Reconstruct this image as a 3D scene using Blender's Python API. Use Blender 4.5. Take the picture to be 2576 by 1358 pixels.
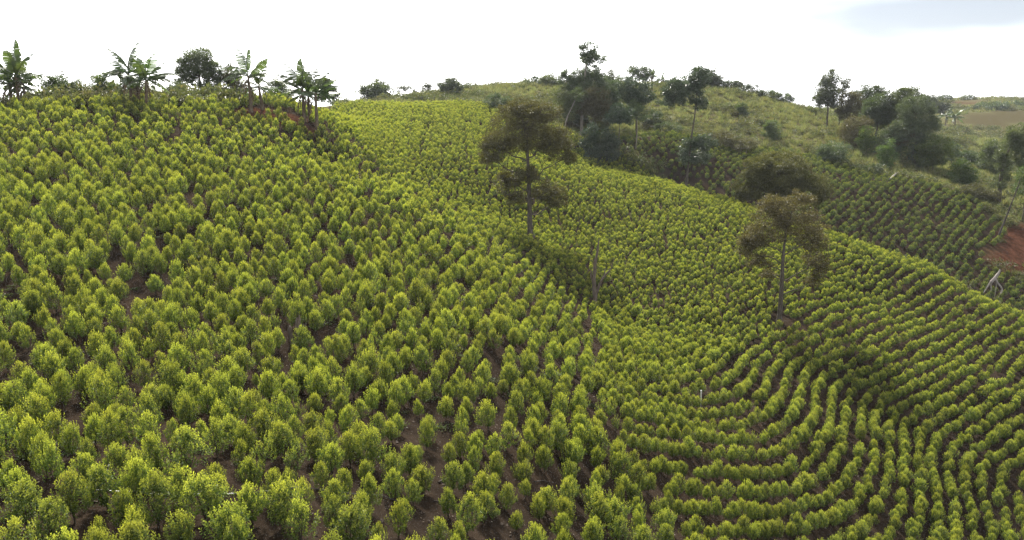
import bpy, math, random
import numpy as np
from mathutils import Vector, Quaternion

for o in list(bpy.data.objects):
    bpy.data.objects.remove(o)
S = bpy.context.scene
COL = S.collection
R = math.radians

# ------------------------------------------------------------------ camera
cam_d = bpy.data.cameras.new('camera')
cam = bpy.data.objects.new('camera', cam_d)
COL.objects.link(cam)
cam.location = (0, 0, 30)
PITCH = 12.2
cam.rotation_euler = (R(90 - PITCH), 0, 0)
cam_d.sensor_fit = 'HORIZONTAL'
cam_d.angle = 2 * math.atan(1288 / 1983)
cam_d.clip_start = 0.5
cam_d.clip_end = 9000
S.camera = cam

# ------------------------------------------------------------------ sky and sun
SUN_EL, SUN_AZ = 43.0, -14.0          # degrees above the horizon, degrees right of the view (+y)
w = bpy.data.worlds.new('World')
S.world = w
w.use_nodes = True
nt = w.node_tree
nt.nodes.clear()
def N(tree, kind, **kw):
    n = tree.nodes.new(kind)
    for k, v in kw.items():
        setattr(n, k, v)
    return n
out = N(nt, 'ShaderNodeOutputWorld')
bg = N(nt, 'ShaderNodeBackground')
bg.inputs['Strength'].default_value = 0.12
sky = N(nt, 'ShaderNodeTexSky', sky_type='NISHITA', sun_disc=False)
sky.sun_elevation = R(SUN_EL)
sky.sun_rotation = R(SUN_AZ)
sky.air_density = 1.0
sky.dust_density = 3.0
sky.ozone_density = 1.0
sky.altitude = 1500
tc = N(nt, 'ShaderNodeTexCoord')
mp = N(nt, 'ShaderNodeMapping'); mp.inputs['Scale'].default_value = (1.0, 1.0, 3.0)
nt.links.new(tc.outputs['Generated'], mp.inputs[0])
noi = N(nt, 'ShaderNodeTexNoise', noise_dimensions='4D'); noi.inputs['Scale'].default_value = 1.3; noi.inputs['W'].default_value = 92.19
noi.inputs['Detail'].default_value = 5; noi.inputs['Roughness'].default_value = 0.5; noi.inputs['Distortion'].default_value = .2
nt.links.new(mp.outputs[0], noi.inputs['Vector'])
shade = N(nt, 'ShaderNodeMapRange', interpolation_type='SMOOTHSTEP'); shade.inputs['From Min'].default_value = 0.29; shade.inputs['From Max'].default_value = 0.48
shade.inputs['To Min'].default_value = 0.20; shade.inputs['To Max'].default_value = 1.0     # thick grey cloud to thin bright cloud
nt.links.new(noi.outputs['Fac'], shade.inputs['Value'])
bw = N(nt, 'ShaderNodeRGBToBW')
nt.links.new(sky.outputs[0], bw.inputs[0])
cl = N(nt, 'ShaderNodeMath', operation='MULTIPLY_ADD'); cl.inputs[1].default_value = 1.2; cl.inputs[2].default_value = 2.3   # light scattered on through the cloud sheet
nt.links.new(bw.outputs[0], cl.inputs[0])
cm = N(nt, 'ShaderNodeMath', operation='MULTIPLY')
nt.links.new(cl.outputs[0], cm.inputs[0]); nt.links.new(shade.outputs[0], cm.inputs[1])
tint = N(nt, 'ShaderNodeMix', data_type='RGBA'); tint.inputs['A'].default_value = (.90, .97, 1.09, 1); tint.inputs['B'].default_value = (1.0, 1.0, 1.01, 1)
nt.links.new(shade.outputs[0], tint.inputs['Factor'])
ct = N(nt, 'ShaderNodeVectorMath', operation='MULTIPLY')
nt.links.new(cm.outputs[0], ct.inputs[0]); nt.links.new(tint.outputs['Result'], ct.inputs[1])
mixc = N(nt, 'ShaderNodeMix', data_type='RGBA'); mixc.inputs['Factor'].default_value = .9
nt.links.new(sky.outputs[0], mixc.inputs['A']); nt.links.new(ct.outputs[0], mixc.inputs['B'])
nt.links.new(mixc.outputs['Result'], bg.inputs['Color'])
nt.links.new(bg.outputs[0], out.inputs['Surface'])

sd = bpy.data.lights.new('sun', 'SUN')
sd.energy = 4.4
sd.angle = R(5.0)
sd.color = (1.0, 0.955, 0.86)
sun = bpy.data.objects.new('sun', sd)
COL.objects.link(sun)
sdir = Vector((math.sin(R(SUN_AZ)) * math.cos(R(SUN_EL)), math.cos(R(SUN_AZ)) * math.cos(R(SUN_EL)), math.sin(R(SUN_EL))))
sun.rotation_euler = sdir.to_track_quat('Z', 'Y').to_euler()
sun.location = (0, 0, 120)

S.view_settings.view_transform = 'Standard'
S.view_settings.look = 'None'
S.view_settings.exposure = 1.45
S.view_settings.gamma = 1.0
S.view_settings.use_curve_mapping = False
S.render.engine = 'CYCLES'
S.cycles.max_bounces = 4
S.cycles.diffuse_bounces = 2
S.cycles.transmission_bounces = 3
S.cycles.transparent_max_bounces = 8
S.cycles.use_denoising = True
S.cycles.denoising_prefilter = 'NONE'
S.cycles.sample_clamp_indirect = 6

# survey of the hillside: x, y, z of points on the ground (metres, camera stands at 0, 0, 30)
SURVEY = [
    (-12.99, 18.1, 19.08), (-19.16, 27.82, 19.1), (-25.98, 39.01, 21.13), (-33.13, 50.82, 23.72), (-40.92, 63.79, 26.9), (-47.42, 74.45, 28.89), (-10.21, 18.55, 18.81),
    (-15.2, 28.77, 18.73), (-20.93, 40.96, 20.69), (-26.9, 53.81, 23.35), (-33.38, 67.8, 26.54), (-37.87, 77.6, 29.26), (-7.39, 19.28, 18.37), (-11.1, 30.18, 18.17),
    (-15.61, 43.88, 20.02), (-19.78, 56.8, 22.98), (-24.63, 71.89, 26.51), (-28.1, 82.66, 29.01), (-21.01, 83.42, 27.79), (-17.47, 71.36, 24.06), (-24.5, 93.88, 28.88),
    (-3.41, 21.27, 17.17), (-5.23, 33.96, 16.7), (-7.55, 50.71, 18.47), (-9.59, 65.63, 21.23), (-14.8, 82.67, 24.35), (-19.44, 89.4, 27.06), (-12.2, 84.24, 22.14),
    (-3.64, 81.14, 17.28), (1.9, 78.48, 14.43), (7.8, 70.68, 11.48), (12.07, 65.26, 10.07), (-14.96, 104.29, 24.94), (-21.06, 148.08, 28.73), (-29.51, 143.04, 29.12),
    (-4.24, 148.05, 28.59), (-10.59, 127.23, 26.94), (-4.57, 103.52, 21.38), (2.25, 94.06, 15.5), (7.85, 118.59, 20.13), (14.95, 94.06, 15.5), (12.59, 78.01, 12.27),
    (21.95, 83.34, 13.25), (18.85, 70.57, 10.94), (24.4, 69.37, 10.14), (28.72, 78.01, 12.27), (9.88, 139.94, 24.24), (13.79, 130.03, 20.99), (24.52, 117.93, 17.05),
    (31.46, 110.33, 15.02), (40.54, 97.56, 12.74), (48.2, 87.92, 10.76), (51.27, 76.17, 8.48), (0.16, 23.98, 15.53), (0.21, 32.17, 15.55), (0.27, 41.97, 15.91),
    (-1.05, 53.28, 16.18), (5.03, 28.96, 12.53), (6.06, 35.49, 11.98), (7.87, 47.16, 11.52), (9.42, 33.03, 10.07), (11.62, 41.73, 10.04), (17.59, 53.76, 8.94),
    (23.75, 57.69, 8.15), (27.98, 52.63, 6.09), (34.37, 49.61, 3.92), (17.2, 38.01, 7.07), (20.68, 46.82, 7.6), (26.36, 42.54, 4.34), (32.13, 44.8, 2.97),
    (28.12, 48.4, 5.42), (34.7, 64.86, 8.22), (31.9, 58.95, 6.9), (38.81, 59.89, 6.53), (43.39, 67.72, 7.26), (37.25, 78.47, 9.65), (23.18, 127.91, 20.63),
    (24.28, 134.7, 23.66), (33.73, 118.58, 15.35), (45.6, 127.47, 18.62), (57.92, 112.38, 12.67), (63.28, 124.07, 17.06), (62.11, 104.05, 9.64), (70.2, 111.52, 11.08),
    (65.55, 100.55, 7.68), (61.58, 92.95, 5.64), (17.54, 139.72, 23.22), (42.08, 108.42, 13.28), (-23.96, 168.78, 29.86), (-10.13, 190.78, 32.22), (1.15, 195.08, 33.21),
    (15.52, 195.14, 33.49), (29.42, 192.06, 33.43), (38.02, 187.84, 32.82), (51.01, 184.53, 31.71), (61.09, 187.1, 29.39), (73.95, 198.87, 27.05), (12.83, 159.96, 26.92),
    (19.55, 150.32, 24.91), (32.41, 158.78, 26.18), (44.78, 160.81, 26.13), (39.39, 140.41, 21.66), (58.56, 144.45, 21.42), (63.85, 166.57, 24.36), (61.17, 133.5, 18.09),
    (72.9, 129.93, 15.79), (76.4, 124.49, 14.3), (77.62, 161.62, 20.4), (92.18, 145.95, 14.19), (106.46, 265.04, 25.55), (241.13, 439.9, 29.84), (279.08, 440.08, 30.69),
    (185.05, 335.88, 21.91), (166.25, 275.39, 16.63), (210.11, 330.79, 22.03), (157.01, 283.64, 16.92), (127.44, 212.95, 11.74), (109.72, 216.54, 14.13), (25.35, 121.92, 15.01),
    (32.59, 114.3, 12.48), (42.59, 102.48, 10.07), (50.88, 92.8, 7.69), (55.82, 82.92, 5.07), (-49.82, 102.31, 28.01), (-64.95, 102.26, 26.77), (-35.58, 122.78, 26.02),
    (-76.13, 173.93, 20.02), (-33.4, 235.49, 18.82), (1.48, 251.79, 21.22), (66.6, 241.09, 19.04), (-90.0, 50.0, 17.0), (-60.0, 15.0, 19.0), (-40.0, 0.0, 19.0),
    (0.0, 0.0, 18.0), (20.0, 5.0, 14.0), (40.0, 10.0, 9.0), (60.0, 20.0, 5.0), (70.0, 45.0, 3.5), (85.0, 70.0, 4.5), (110.0, 100.0, 5.0),
    (130.0, 150.0, 8.0), (-25.0, -20.0, 19.0), (30.0, -25.0, 12.0), (80.0, -10.0, 3.0), (-110.0, 90.0, 26.0), (-150.0, 150.0, 20.0), (200.0, 200.0, 10.0),
    (260.0, 330.0, 18.0), (-300.0, 300.0, 5.0), (0.0, 480.0, 5.0), (-200.0, 600.0, 0.0), (200.0, 650.0, 10.0), (330.0, 420.0, 26.0), (420.0, 300.0, 15.0),
    (300.0, 100.0, 4.0),
]

# planting rows of the right-hand spur: x, y, row number
ROW_POINTS = [
    (35.5, 50.3, 0), (34.2, 49.6, 0), (33.5, 47.8, 0), (32.9, 46.0, 0), (36.6, 52.2, 1), (33.6, 50.2, 1), (32.9, 49.5, 1), (32.1, 47.4, 1), (30.7, 44.3, 1),
    (38.2, 54.8, 2), (35.2, 52.5, 2), (32.2, 50.1, 2), (31.0, 47.8, 2), (30.2, 45.6, 2), (29.3, 43.8, 2), (39.5, 57.0, 3), (35.6, 53.8, 3), (31.3, 50.5, 3),
    (30.0, 47.8, 3), (29.1, 45.6, 3), (28.1, 43.3, 3), (41.3, 59.9, 4), (35.2, 55.0, 4), (30.7, 51.4, 4), (28.9, 48.1, 4), (27.9, 45.7, 4), (26.5, 42.6, 4),
    (42.3, 61.5, 5), (35.5, 56.9, 5), (30.3, 52.6, 5), (28.8, 50.0, 5), (27.4, 46.7, 5), (26.2, 44.1, 5), (24.9, 41.9, 5), (44.9, 65.7, 6), (40.8, 62.1, 6),
    (36.8, 59.3, 6), (30.5, 54.5, 6), (27.8, 50.1, 6), (26.0, 46.4, 6), (24.9, 43.9, 6), (23.6, 41.2, 6), (47.2, 69.4, 7), (42.9, 66.7, 7), (37.3, 60.9, 7),
    (33.2, 57.8, 7), (29.7, 55.3, 7), (28.0, 52.7, 7), (25.8, 48.2, 7), (24.3, 45.2, 7), (22.3, 42.1, 7), (20.8, 39.8, 7), (46.5, 70.9, 8), (44.0, 68.7, 8),
    (39.3, 63.8, 8), (35.9, 61.3, 8), (31.0, 58.0, 8), (28.3, 54.9, 8), (27.0, 52.6, 8), (25.6, 49.5, 8), (24.1, 46.4, 8), (21.9, 43.2, 8), (20.0, 40.5, 8),
    (43.0, 68.5, 9), (38.4, 63.8, 9), (34.1, 60.3, 9), (30.9, 58.6, 9), (27.4, 55.5, 9), (26.0, 52.8, 9), (23.6, 47.9, 9), (21.7, 44.4, 9), (19.5, 41.2, 9),
    (16.2, 38.1, 9), (46.0, 72.2, 10), (41.2, 68.9, 10), (36.4, 63.9, 10), (30.6, 59.5, 10), (27.4, 57.3, 10), (26.4, 55.9, 10), (23.9, 50.5, 10), (21.8, 46.2, 10),
    (19.1, 42.5, 10), (16.2, 39.5, 10), (13.2, 37.0, 10), (41.6, 70.9, 11), (35.2, 64.9, 11), (31.6, 62.2, 11), (28.8, 60.1, 11), (26.8, 58.0, 11), (24.2, 53.3, 11),
    (21.9, 48.2, 11), (19.7, 44.7, 11), (16.8, 41.7, 11), (13.9, 39.0, 11), (45.7, 74.1, 12), (42.4, 72.4, 12), (35.5, 66.0, 12), (32.4, 63.8, 12), (29.1, 60.9, 12),
    (25.7, 58.3, 12), (24.6, 56.5, 12), (21.9, 51.0, 12), (19.6, 46.5, 12), (17.1, 43.6, 12), (14.6, 41.2, 12), (45.1, 76.1, 13), (40.2, 72.2, 13), (35.1, 67.8, 13),
    (30.8, 64.1, 13), (27.5, 61.7, 13), (24.5, 59.3, 13), (23.7, 57.5, 13), (21.6, 52.8, 13), (19.5, 48.2, 13), (17.2, 45.6, 13), (15.4, 43.8, 13), (43.5, 76.7, 14),
    (38.9, 73.3, 14), (33.8, 68.6, 14), (30.1, 65.2, 14), (26.7, 62.5, 14), (23.5, 59.6, 14), (21.3, 55.0, 14), (18.9, 50.3, 14), (16.1, 46.2, 14), (9.2, 43.5, 15),
    (13.2, 45.8, 15), (18.3, 51.5, 15), (19.7, 54.4, 15), (22.1, 59.9, 15), (23.5, 61.8, 15), (11.8, 47.7, 16), (13.7, 48.1, 16), (17.5, 52.1, 16), (18.9, 55.1, 16),
    (20.3, 58.5, 16), (22.8, 62.0, 16), (24.8, 64.2, 16), (12.4, 48.9, 17), (16.8, 53.6, 17), (18.0, 56.6, 17), (19.4, 59.2, 17), (10.1, 42.5, 14), (12.7, 43.8, 14),
    (17.1, 47.9, 14), (9.4, 39.9, 13), (11.4, 40.8, 13), (14.5, 43.3, 13), (7.1, 36.8, 12), (10.6, 39.1, 12), (15.2, 42.6, 12),
]

FIELD = [
    (-16.0, 9.0), (-49.56, 60.56), (-54.03, 73.24), (-47.74, 74.97), (-43.33, 77.1), (-38.36, 78.66), (-32.39, 81.19), (-28.62, 84.25),
    (-26.69, 91.95), (-30.52, 126.17), (-29.93, 145.09), (-21.35, 150.15), (-12.54, 151.23), (-4.27, 149.09), (3.03, 145.61), (9.92, 140.48),
    (14.01, 132.23), (25.35, 121.62), (32.59, 113.92), (42.18, 101.17), (50.34, 91.49), (54.52, 80.79), (56.42, 70.56), (66.0, 45.0),
    (45.0, 26.0), (26.0, 13.0),
]

LEFT_PART = [
    (-16.0, 9.0), (-49.56, 60.56), (-54.03, 73.24), (-47.74, 74.97), (-43.33, 77.1), (-38.36, 78.66), (-32.39, 81.19), (-28.62, 84.25),
    (-26.69, 91.95), (-23.57, 93.82), (-19.46, 89.53), (-12.34, 85.25), (-3.7, 82.6), (1.92, 79.36), (7.05, 70.56), (7.03, 57.53),
    (4.82, 42.5), (5.65, 36.86), (6.26, 30.21), (14.0, 22.0), (11.0, 12.0),
]

FAR_PLOT = [
    (14.17, 133.86), (25.76, 123.89), (33.3, 116.74), (43.0, 103.14), (51.41, 93.34), (56.14, 83.09), (59.38, 76.45), (71.26, 92.85),
    (63.86, 100.35), (63.82, 104.66), (71.55, 112.02), (71.56, 121.6), (64.3, 126.14), (57.42, 128.0), (53.32, 136.11), (43.28, 141.65),
    (33.99, 144.68), (24.06, 137.36), (15.37, 139.02),
]

RED_BANK = [
    (62.89, 103.46), (68.12, 109.88), (74.24, 115.96), (81.75, 118.72), (78.33, 107.98), (70.27, 100.51), (65.07, 100.62),
]

RED_PATCH = [
    (-28.25, 80.09), (-27.05, 84.5), (-23.71, 84.38), (-21.47, 84.47), (-20.36, 79.05), (-23.26, 78.39), (-25.78, 77.86),
]

BROWN_FIELD = [
    (175.87, 315.78), (188.01, 341.39), (203.61, 357.29), (239.85, 376.71), (269.89, 386.79), (244.41, 349.36), (199.8, 312.5), (184.13, 305.78),
]

RED_SCAR = [
    (220.05, 410.2), (235.32, 429.17), (248.28, 437.26), (254.36, 429.3), (233.18, 404.88), (220.36, 394.21),
]

HOSE = [(-12.75, 20.33, 18.94), (-11.99, 20.79, 18.84), (-11.1, 21.07, 18.74), (-10.02, 21.23, 18.6), (-9.02, 21.63, 18.43), (-8.29, 21.92, 18.29), (-7.69, 22.27, 18.15), (-6.6, 22.74, 17.88), (-5.46, 23.2, 17.56), (-4.29, 23.74, 17.18), (-3.64, 23.76, 16.98)]

BRANCHES = [((-2.63, 26.27), (-1.49, 27.9)), ((0.24, 30.99), (1.42, 32.8)), ((-2.69, 24.67), (-1.35, 24.84)), ((0.91, 29.25), (1.83, 29.83))]

STUMP = [(-10.47, 37.27, 18.19), (-10.79, 37.18, 18.25), (-10.42, 37.8, 18.23)]

SNAG = (7.62, 69.94, 11.49)

MARKER = (12.56, 49.44, 9.96)

LEANING = (68.57, 109.84, 10.74)

FALLEN = [(63.07, 101.61, 8.45), (61.35, 99.2, 7.58), (59.85, 97.76, 7.12), (61.53, 98.04, 7.14), (60.36, 95.78, 6.46), (58.93, 94.11, 6.09), (58.97, 95.78, 6.53)]

WHITE_LOG = [(59.27, 123.79, 17.15), (63.3, 129.98, 17.57), (65.73, 99.41, 7.26), (65.36, 98.26, 6.9)]

BANANAS = [(-48.85, 78.61, 29.2), (-47.76, 78.11, 29.25), (-48.07, 79.66, 29.34), (-37.27, 78.96, 29.41), (-36.9, 79.69, 29.48), (-35.38, 78.08, 29.14), (-26.63, 82.1, 28.78), (-25.93, 83.66, 28.9), (-21.32, 82.39, 27.76), (-21.13, 83.94, 27.85), (-19.93, 81.74, 27.13)]

FAR_BANANAS = [(171.5, 317.0, 19.79), (173.03, 312.82, 19.36), (33.55, 194.08, 33.3), (35.65, 194.06, 33.2), (37.91, 191.98, 33.07)]

# trees and shrubs: name, label, category, base, foliage, crown lobes (dx, dz, rx, rz), trunk line (dx, dz), trunk radius, density, leaf length
PLANTS = [
    ('tree', 'tall brownish open-crowned tree alone in mid-field, trunk bare below', 'tree', (2.09, 86.75, 14.8), 'olive', [(-0.58, 12.07, 4.08, 2.57), (-3.77, 10.25, 1.95, 1.6), (2.66, 10.48, 2.04, 1.78), (-4.57, 9.02, 1.07, 0.71), (3.86, 9.02, 1.07, 0.8), (-1.64, 14.25, 2.31, 0.98), (1.2, 13.84, 2.13, 1.15), (-2.35, 6.3, 1.69, 1.51), (-1.55, 4.58, 1.24, 0.8), (1.91, 5.3, 1.86, 1.15), (2.88, 4.21, 1.42, 0.67), (-0.22, 7.3, 1.51, 0.98)], [(0.0, 0.0), (-0.13, 2.76), (-0.22, 5.94), (-0.36, 8.21), (-0.44, 11.84)], 0.33, 1.0, 0.185),
    ('tree', 'flat-topped brownish tree on forked slim trunk, nearest of the field trees', 'tree', (24.47, 69.37, 10.15), 'olivepale', [(0.0, 9.42, 3.05, 1.96), (-2.8, 7.79, 1.67, 1.31), (2.83, 7.79, 1.52, 1.38), (1.09, 11.21, 1.45, 0.73), (-1.09, 10.69, 1.45, 0.94), (3.05, 5.49, 1.23, 1.31), (2.69, 4.0, 0.87, 0.65), (-2.25, 5.86, 1.23, 0.73), (-1.31, 4.52, 0.73, 0.51), (-3.78, 7.23, 0.87, 0.87)], [(-0.07, 0.0), (-0.04, 2.59), (-0.15, 4.44), (-0.25, 6.3), (0.0, 9.27)], 0.24, 0.8, 0.17),
    ('tree', 'dense dome-shaped olive tree behind the crest of the spur', 'tree', (35.65, 105.0, 14.05), 'oliveround', [(-0.53, 6.75, 4.38, 2.57), (-4.01, 4.78, 2.25, 1.71), (3.74, 4.95, 2.67, 1.82), (1.07, 7.96, 2.67, 1.39), (-2.67, 7.14, 2.41, 1.6), (-4.81, 3.58, 1.28, 1.18), (5.35, 3.58, 1.28, 1.28), (-0.27, 4.13, 4.28, 1.28)], [(0.0, 0.0), (-0.27, 1.94), (-0.37, 6.32)], 0.3, 1.3, 0.223),
    ('tree', 'tall forked tree with bare kinked trunk and dark leaf tufts', 'tree', (26.7, 121.59, 15.06), 'glossy', [(-1.97, 15.97, 2.14, 2.0), (-3.32, 14.9, 1.43, 1.14), (-1.05, 16.79, 1.28, 1.14), (1.23, 18.17, 1.71, 1.57), (0.98, 16.79, 1.71, 1.28), (1.6, 14.27, 1.43, 0.93), (0.8, 14.9, 0.71, 0.57), (0.86, 7.98, 1.86, 1.14), (1.6, 6.53, 2.28, 1.43), (-0.12, 6.09, 1.28, 1.0), (2.71, 8.73, 1.86, 1.0)], [(0.0, 0.0), (0.37, 5.59), (0.62, 9.68), (0.98, 12.51), (1.23, 17.23)], 0.2, 1.15, 0.256),
    ('tree', 'tallest layered tree on the scrub hill, with pale straight trunk', 'tree', (11.95, 137.88, 23.35), 'dark', [(0.82, 14.92, 1.75, 1.12), (1.79, 13.44, 2.07, 1.19), (0.55, 13.3, 1.27, 0.8), (1.1, 11.19, 2.71, 1.27), (-0.69, 10.14, 2.39, 1.27), (2.61, 9.79, 2.23, 1.43), (0.89, 8.95, 3.66, 1.59), (-2.54, 10.77, 1.27, 0.72), (-3.43, 9.93, 1.12, 0.64)], [(-0.0, 0.0), (0.07, 4.87), (0.27, 9.09), (0.82, 14.71)], 0.28, 1.265, 0.286),
    ('tree', 'thin wispy tree right of the tallest hill tree', 'tree', (18.32, 151.94, 25.21), 'wispy', [(-0.08, 9.2, 1.4, 1.22), (0.68, 8.12, 1.57, 1.22), (-0.68, 7.66, 1.22, 1.05)], None, 0.12, 0.69, 0.314),
    ('tree', 'dense dark rounded tree in the hillside grove', 'tree', (17.23, 144.41, 24.06), 'dark', [(-0.14, 7.56, 2.33, 2.17), (0.43, 5.36, 2.33, 2.17), (-0.57, 3.3, 1.83, 1.83)], None, 0.2, 1.265, 0.299),
    ('tree', 'spreading tree with dark patchy crown in the hillside grove', 'tree', (21.07, 135.14, 23.34), 'glossy', [(-1.01, 8.92, 2.66, 1.25), (0.74, 7.68, 2.03, 1.56), (-1.95, 7.68, 1.72, 1.25), (-0.07, 6.16, 1.87, 1.56)], None, 0.16, 1.035, 0.28),
    ('tree', 'brownish thin-leaved tree in the middle of the hillside grove', 'tree', (14.14, 134.95, 22.43), 'brown', [(-0.2, 7.59, 2.5, 2.03), (0.47, 5.53, 2.66, 1.87), (-1.21, 6.22, 1.87, 1.72)], None, 0.16, 0.9199999999999999, 0.28),
    ('tree', 'greyish green tree at the left end of the hillside grove', 'tree', (9.35, 137.03, 23.62), 'mid', [(0.2, 7.4, 2.37, 1.9), (-0.34, 4.95, 2.06, 2.22), (1.02, 5.86, 1.9, 1.74)], None, 0.16, 0.9199999999999999, 0.284),
    ('tree', 'dark low tree among the pale trunks of the grove', 'tree', (11.99, 144.54, 24.68), 'dark', [(-0.0, 3.53, 2.33, 2.0), (-0.22, 1.91, 1.67, 1.33)], None, 0.16, 1.265, 0.299),
    ('tree', 'leaning pale trunk tree in the grove', 'tree', (8.43, 134.17, 23.04), 'mid', [(2.54, 7.85, 1.4, 1.09)], [(-0.0, 0.0), (0.67, 3.88), (1.87, 6.48), (2.41, 7.71)], 0.11, 0.69, 0.278),
    ('tree', 'glossy bright-leaved small tree at the foot of the grove', 'tree', (17.08, 127.19, 20.25), 'glossy', [(-0.0, 7.62, 2.22, 1.48), (-1.02, 6.84, 1.33, 1.04), (1.02, 6.71, 1.33, 1.04)], None, 0.12, 1.15, 0.265),
    ('shrub', 'low shrub with big shiny leaves at the field edge under the grove', 'shrub', (15.19, 126.23, 20.02), 'glossy', [(-0.0, 4.77, 1.91, 1.03)], None, 0.07, 1.035, 0.264),
    ('shrub', 'small shiny-leaved shrub at the upper edge of the far plot', 'shrub', (12.28, 126.3, 20.35), 'glossy', [(0.13, 4.94, 1.47, 0.95)], None, 0.07, 0.9199999999999999, 0.264),
    ('tree', 'slender twin-trunk tree at the right end of the grove', 'tree', (20.44, 131.26, 22.21), 'mid', [(0.13, 5.83, 1.52, 1.37), (-0.52, 6.97, 1.22, 0.91)], [(-0.0, 0.0), (0.13, 3.48), (0.13, 5.83)], 0.1, 0.8049999999999999, 0.273),
    ('shrub', 'rounded shrub on the skyline left of the tallest hill tree', 'shrub', (9.57, 187.33, 33.07), 'mid', [(-0.18, 1.89, 2.99, 1.49)], None, 0.08, 1.15, 0.383),
    ('shrub', 'flat dark shrub low on the skyline, left of the rounded one', 'shrub', (5.97, 190.11, 33.29), 'dark', [(-0.19, 0.88, 2.82, 0.97)], None, 0.08, 1.15, 0.389),
    ('tree', 'umbrella-shaped skyline tree with gaps under its crown', 'tree', (30.73, 195.59, 33.39), 'dark', [(-0.77, 3.75, 2.45, 1.11), (1.15, 2.96, 2.23, 1.34), (-1.92, 2.77, 1.34, 1.0), (0.38, 1.59, 1.78, 1.0), (2.11, 1.59, 1.56, 1.11)], None, 0.14, 0.9774999999999999, 0.4),
    ('shrub', 'dark shrub on the skyline left of the umbrella tree', 'shrub', (26.7, 195.61, 33.48), 'dark', [(0.0, 0.41, 2.23, 1.23)], None, 0.08, 1.15, 0.4),
    ('tree', 'broad grey-green dome tree on the hill skyline', 'tree', (45.74, 189.96, 32.62), 'wispy', [(-1.49, 3.21, 2.82, 1.52), (0.65, 2.54, 3.03, 1.95), (-0.93, 1.58, 3.68, 1.3), (2.05, 1.11, 1.95, 1.08)], None, 0.2, 1.265, 0.389),
    ('shrub', 'dark shrub beside the dome tree, on its left', 'shrub', (40.9, 191.85, 32.93), 'dark', [(0.0, 1.3, 1.97, 0.98)], None, 0.08, 1.15, 0.392),
    ('shrub', 'hedge-like dark shrub right of the dome tree', 'shrub', (51.22, 187.99, 31.93), 'dark', [(-0.65, 1.5, 2.57, 1.07), (1.66, 1.22, 1.93, 1.07)], None, 0.08, 1.15, 0.385),
    ('shrub', 'small tufted shrub where the skyline starts to drop', 'shrub', (56.39, 189.58, 30.86), 'wispy', [(0.0, 1.23, 1.73, 0.97)], None, 0.06, 0.9199999999999999, 0.389),
    ('tree', 'low dense dark tree on the falling skyline', 'tree', (61.33, 189.31, 29.58), 'dark', [(-0.93, 1.42, 2.82, 1.19), (1.87, 0.75, 2.38, 1.08), (-3.08, 2.09, 1.08, 0.65)], None, 0.12, 1.38, 0.389),
    ('tree', 'tallest airy tree at the left end of the right-hand grove', 'tree', (66.54, 169.24, 24.39), 'wispy', [(-0.42, 9.77, 1.95, 1.56), (-1.01, 7.79, 2.53, 1.75), (0.42, 6.76, 2.53, 1.75), (-1.68, 5.73, 1.95, 1.36), (0.84, 4.87, 1.75, 1.36)], None, 0.2, 1.15, 0.35),
    ('tree', 'thin tree with small tufts beside the tallest in the right-hand grove', 'tree', (69.76, 170.9, 24.03), 'wispy', [(0.17, 9.91, 1.18, 0.79), (1.02, 8.87, 1.38, 0.59), (-0.17, 8.18, 1.18, 0.79)], None, 0.09, 0.8049999999999999, 0.353),
    ('tree', 'dull brown-green tree in the right-hand grove', 'tree', (69.39, 163.63, 22.61), 'brown', [(-0.81, 7.34, 2.27, 1.89), (0.16, 5.42, 2.46, 1.89), (-1.63, 4.84, 1.7, 1.51)], None, 0.15, 1.035, 0.339),
    ('tree', 'dark leafy tree behind the right-hand grove', 'tree', (73.93, 168.86, 22.63), 'dark', [(-0.25, 8.17, 2.73, 1.95), (2.02, 8.6, 1.75, 1.36), (0.59, 6.19, 2.53, 1.95)], None, 0.18, 1.15, 0.35),
    ('tree', 'broad mid-green tree at the centre of the right-hand grove', 'tree', (70.37, 154.55, 20.83), 'mid', [(0.39, 8.67, 3.04, 1.97), (-1.54, 7.25, 2.33, 1.97), (1.54, 6.46, 3.04, 2.33), (-0.39, 5.28, 2.69, 1.61)], None, 0.22, 1.2075, 0.321),
    ('tree', 'tall rounded tree right of centre in the right-hand grove', 'tree', (74.31, 152.54, 19.56), 'mid', [(-0.31, 10.95, 3.01, 1.77), (1.75, 9.54, 2.3, 1.95), (-0.92, 8.61, 2.66, 1.95), (0.23, 11.73, 1.06, 0.71)], None, 0.2, 1.2075, 0.318),
    ('tree', 'large dark tree at the right end of the right-hand grove', 'tree', (72.88, 143.55, 18.2), 'dark', [(-0.0, 10.01, 3.01, 2.51), (1.3, 7.58, 2.51, 2.34), (-1.08, 6.48, 2.51, 2.17), (-2.16, 7.8, 2.0, 1.67)], None, 0.24, 1.2075, 0.3),
    ('tree', 'slim tree with visible trunk low in the right-hand grove', 'tree', (70.97, 145.46, 19.01), 'brown', [(-0.0, 4.44, 2.2, 1.69), (-0.87, 5.71, 1.69, 1.35)], None, 0.12, 0.9199999999999999, 0.303),
    ('shrub', 'light green leafy shrub below the right-hand grove', 'shrub', (64.23, 143.98, 20.18), 'light', [(-0.58, 3.3, 1.5, 1.84)], None, 0.08, 1.035, 0.3),
    ('shrub', 'small light shrub beside the trunks of the grove', 'shrub', (64.61, 136.61, 18.28), 'light', [(-0.14, 4.15, 1.59, 1.11)], None, 0.08, 1.035, 0.286),
    ('tree', 'leafy yellowish green tree standing below the right-hand grove', 'tree', (75.05, 141.31, 17.29), 'light', [(-0.36, 4.6, 2.8, 1.81), (0.5, 2.79, 2.97, 1.98), (-1.78, 2.79, 1.81, 1.65)], None, 0.15, 1.15, 0.296),
    ('tree', 'small dark tree right of the yellowish green tree', 'tree', (85.74, 154.79, 17.18), 'dark', [(-0.0, 2.95, 1.26, 1.8)], None, 0.1, 1.15, 0.323),
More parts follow.
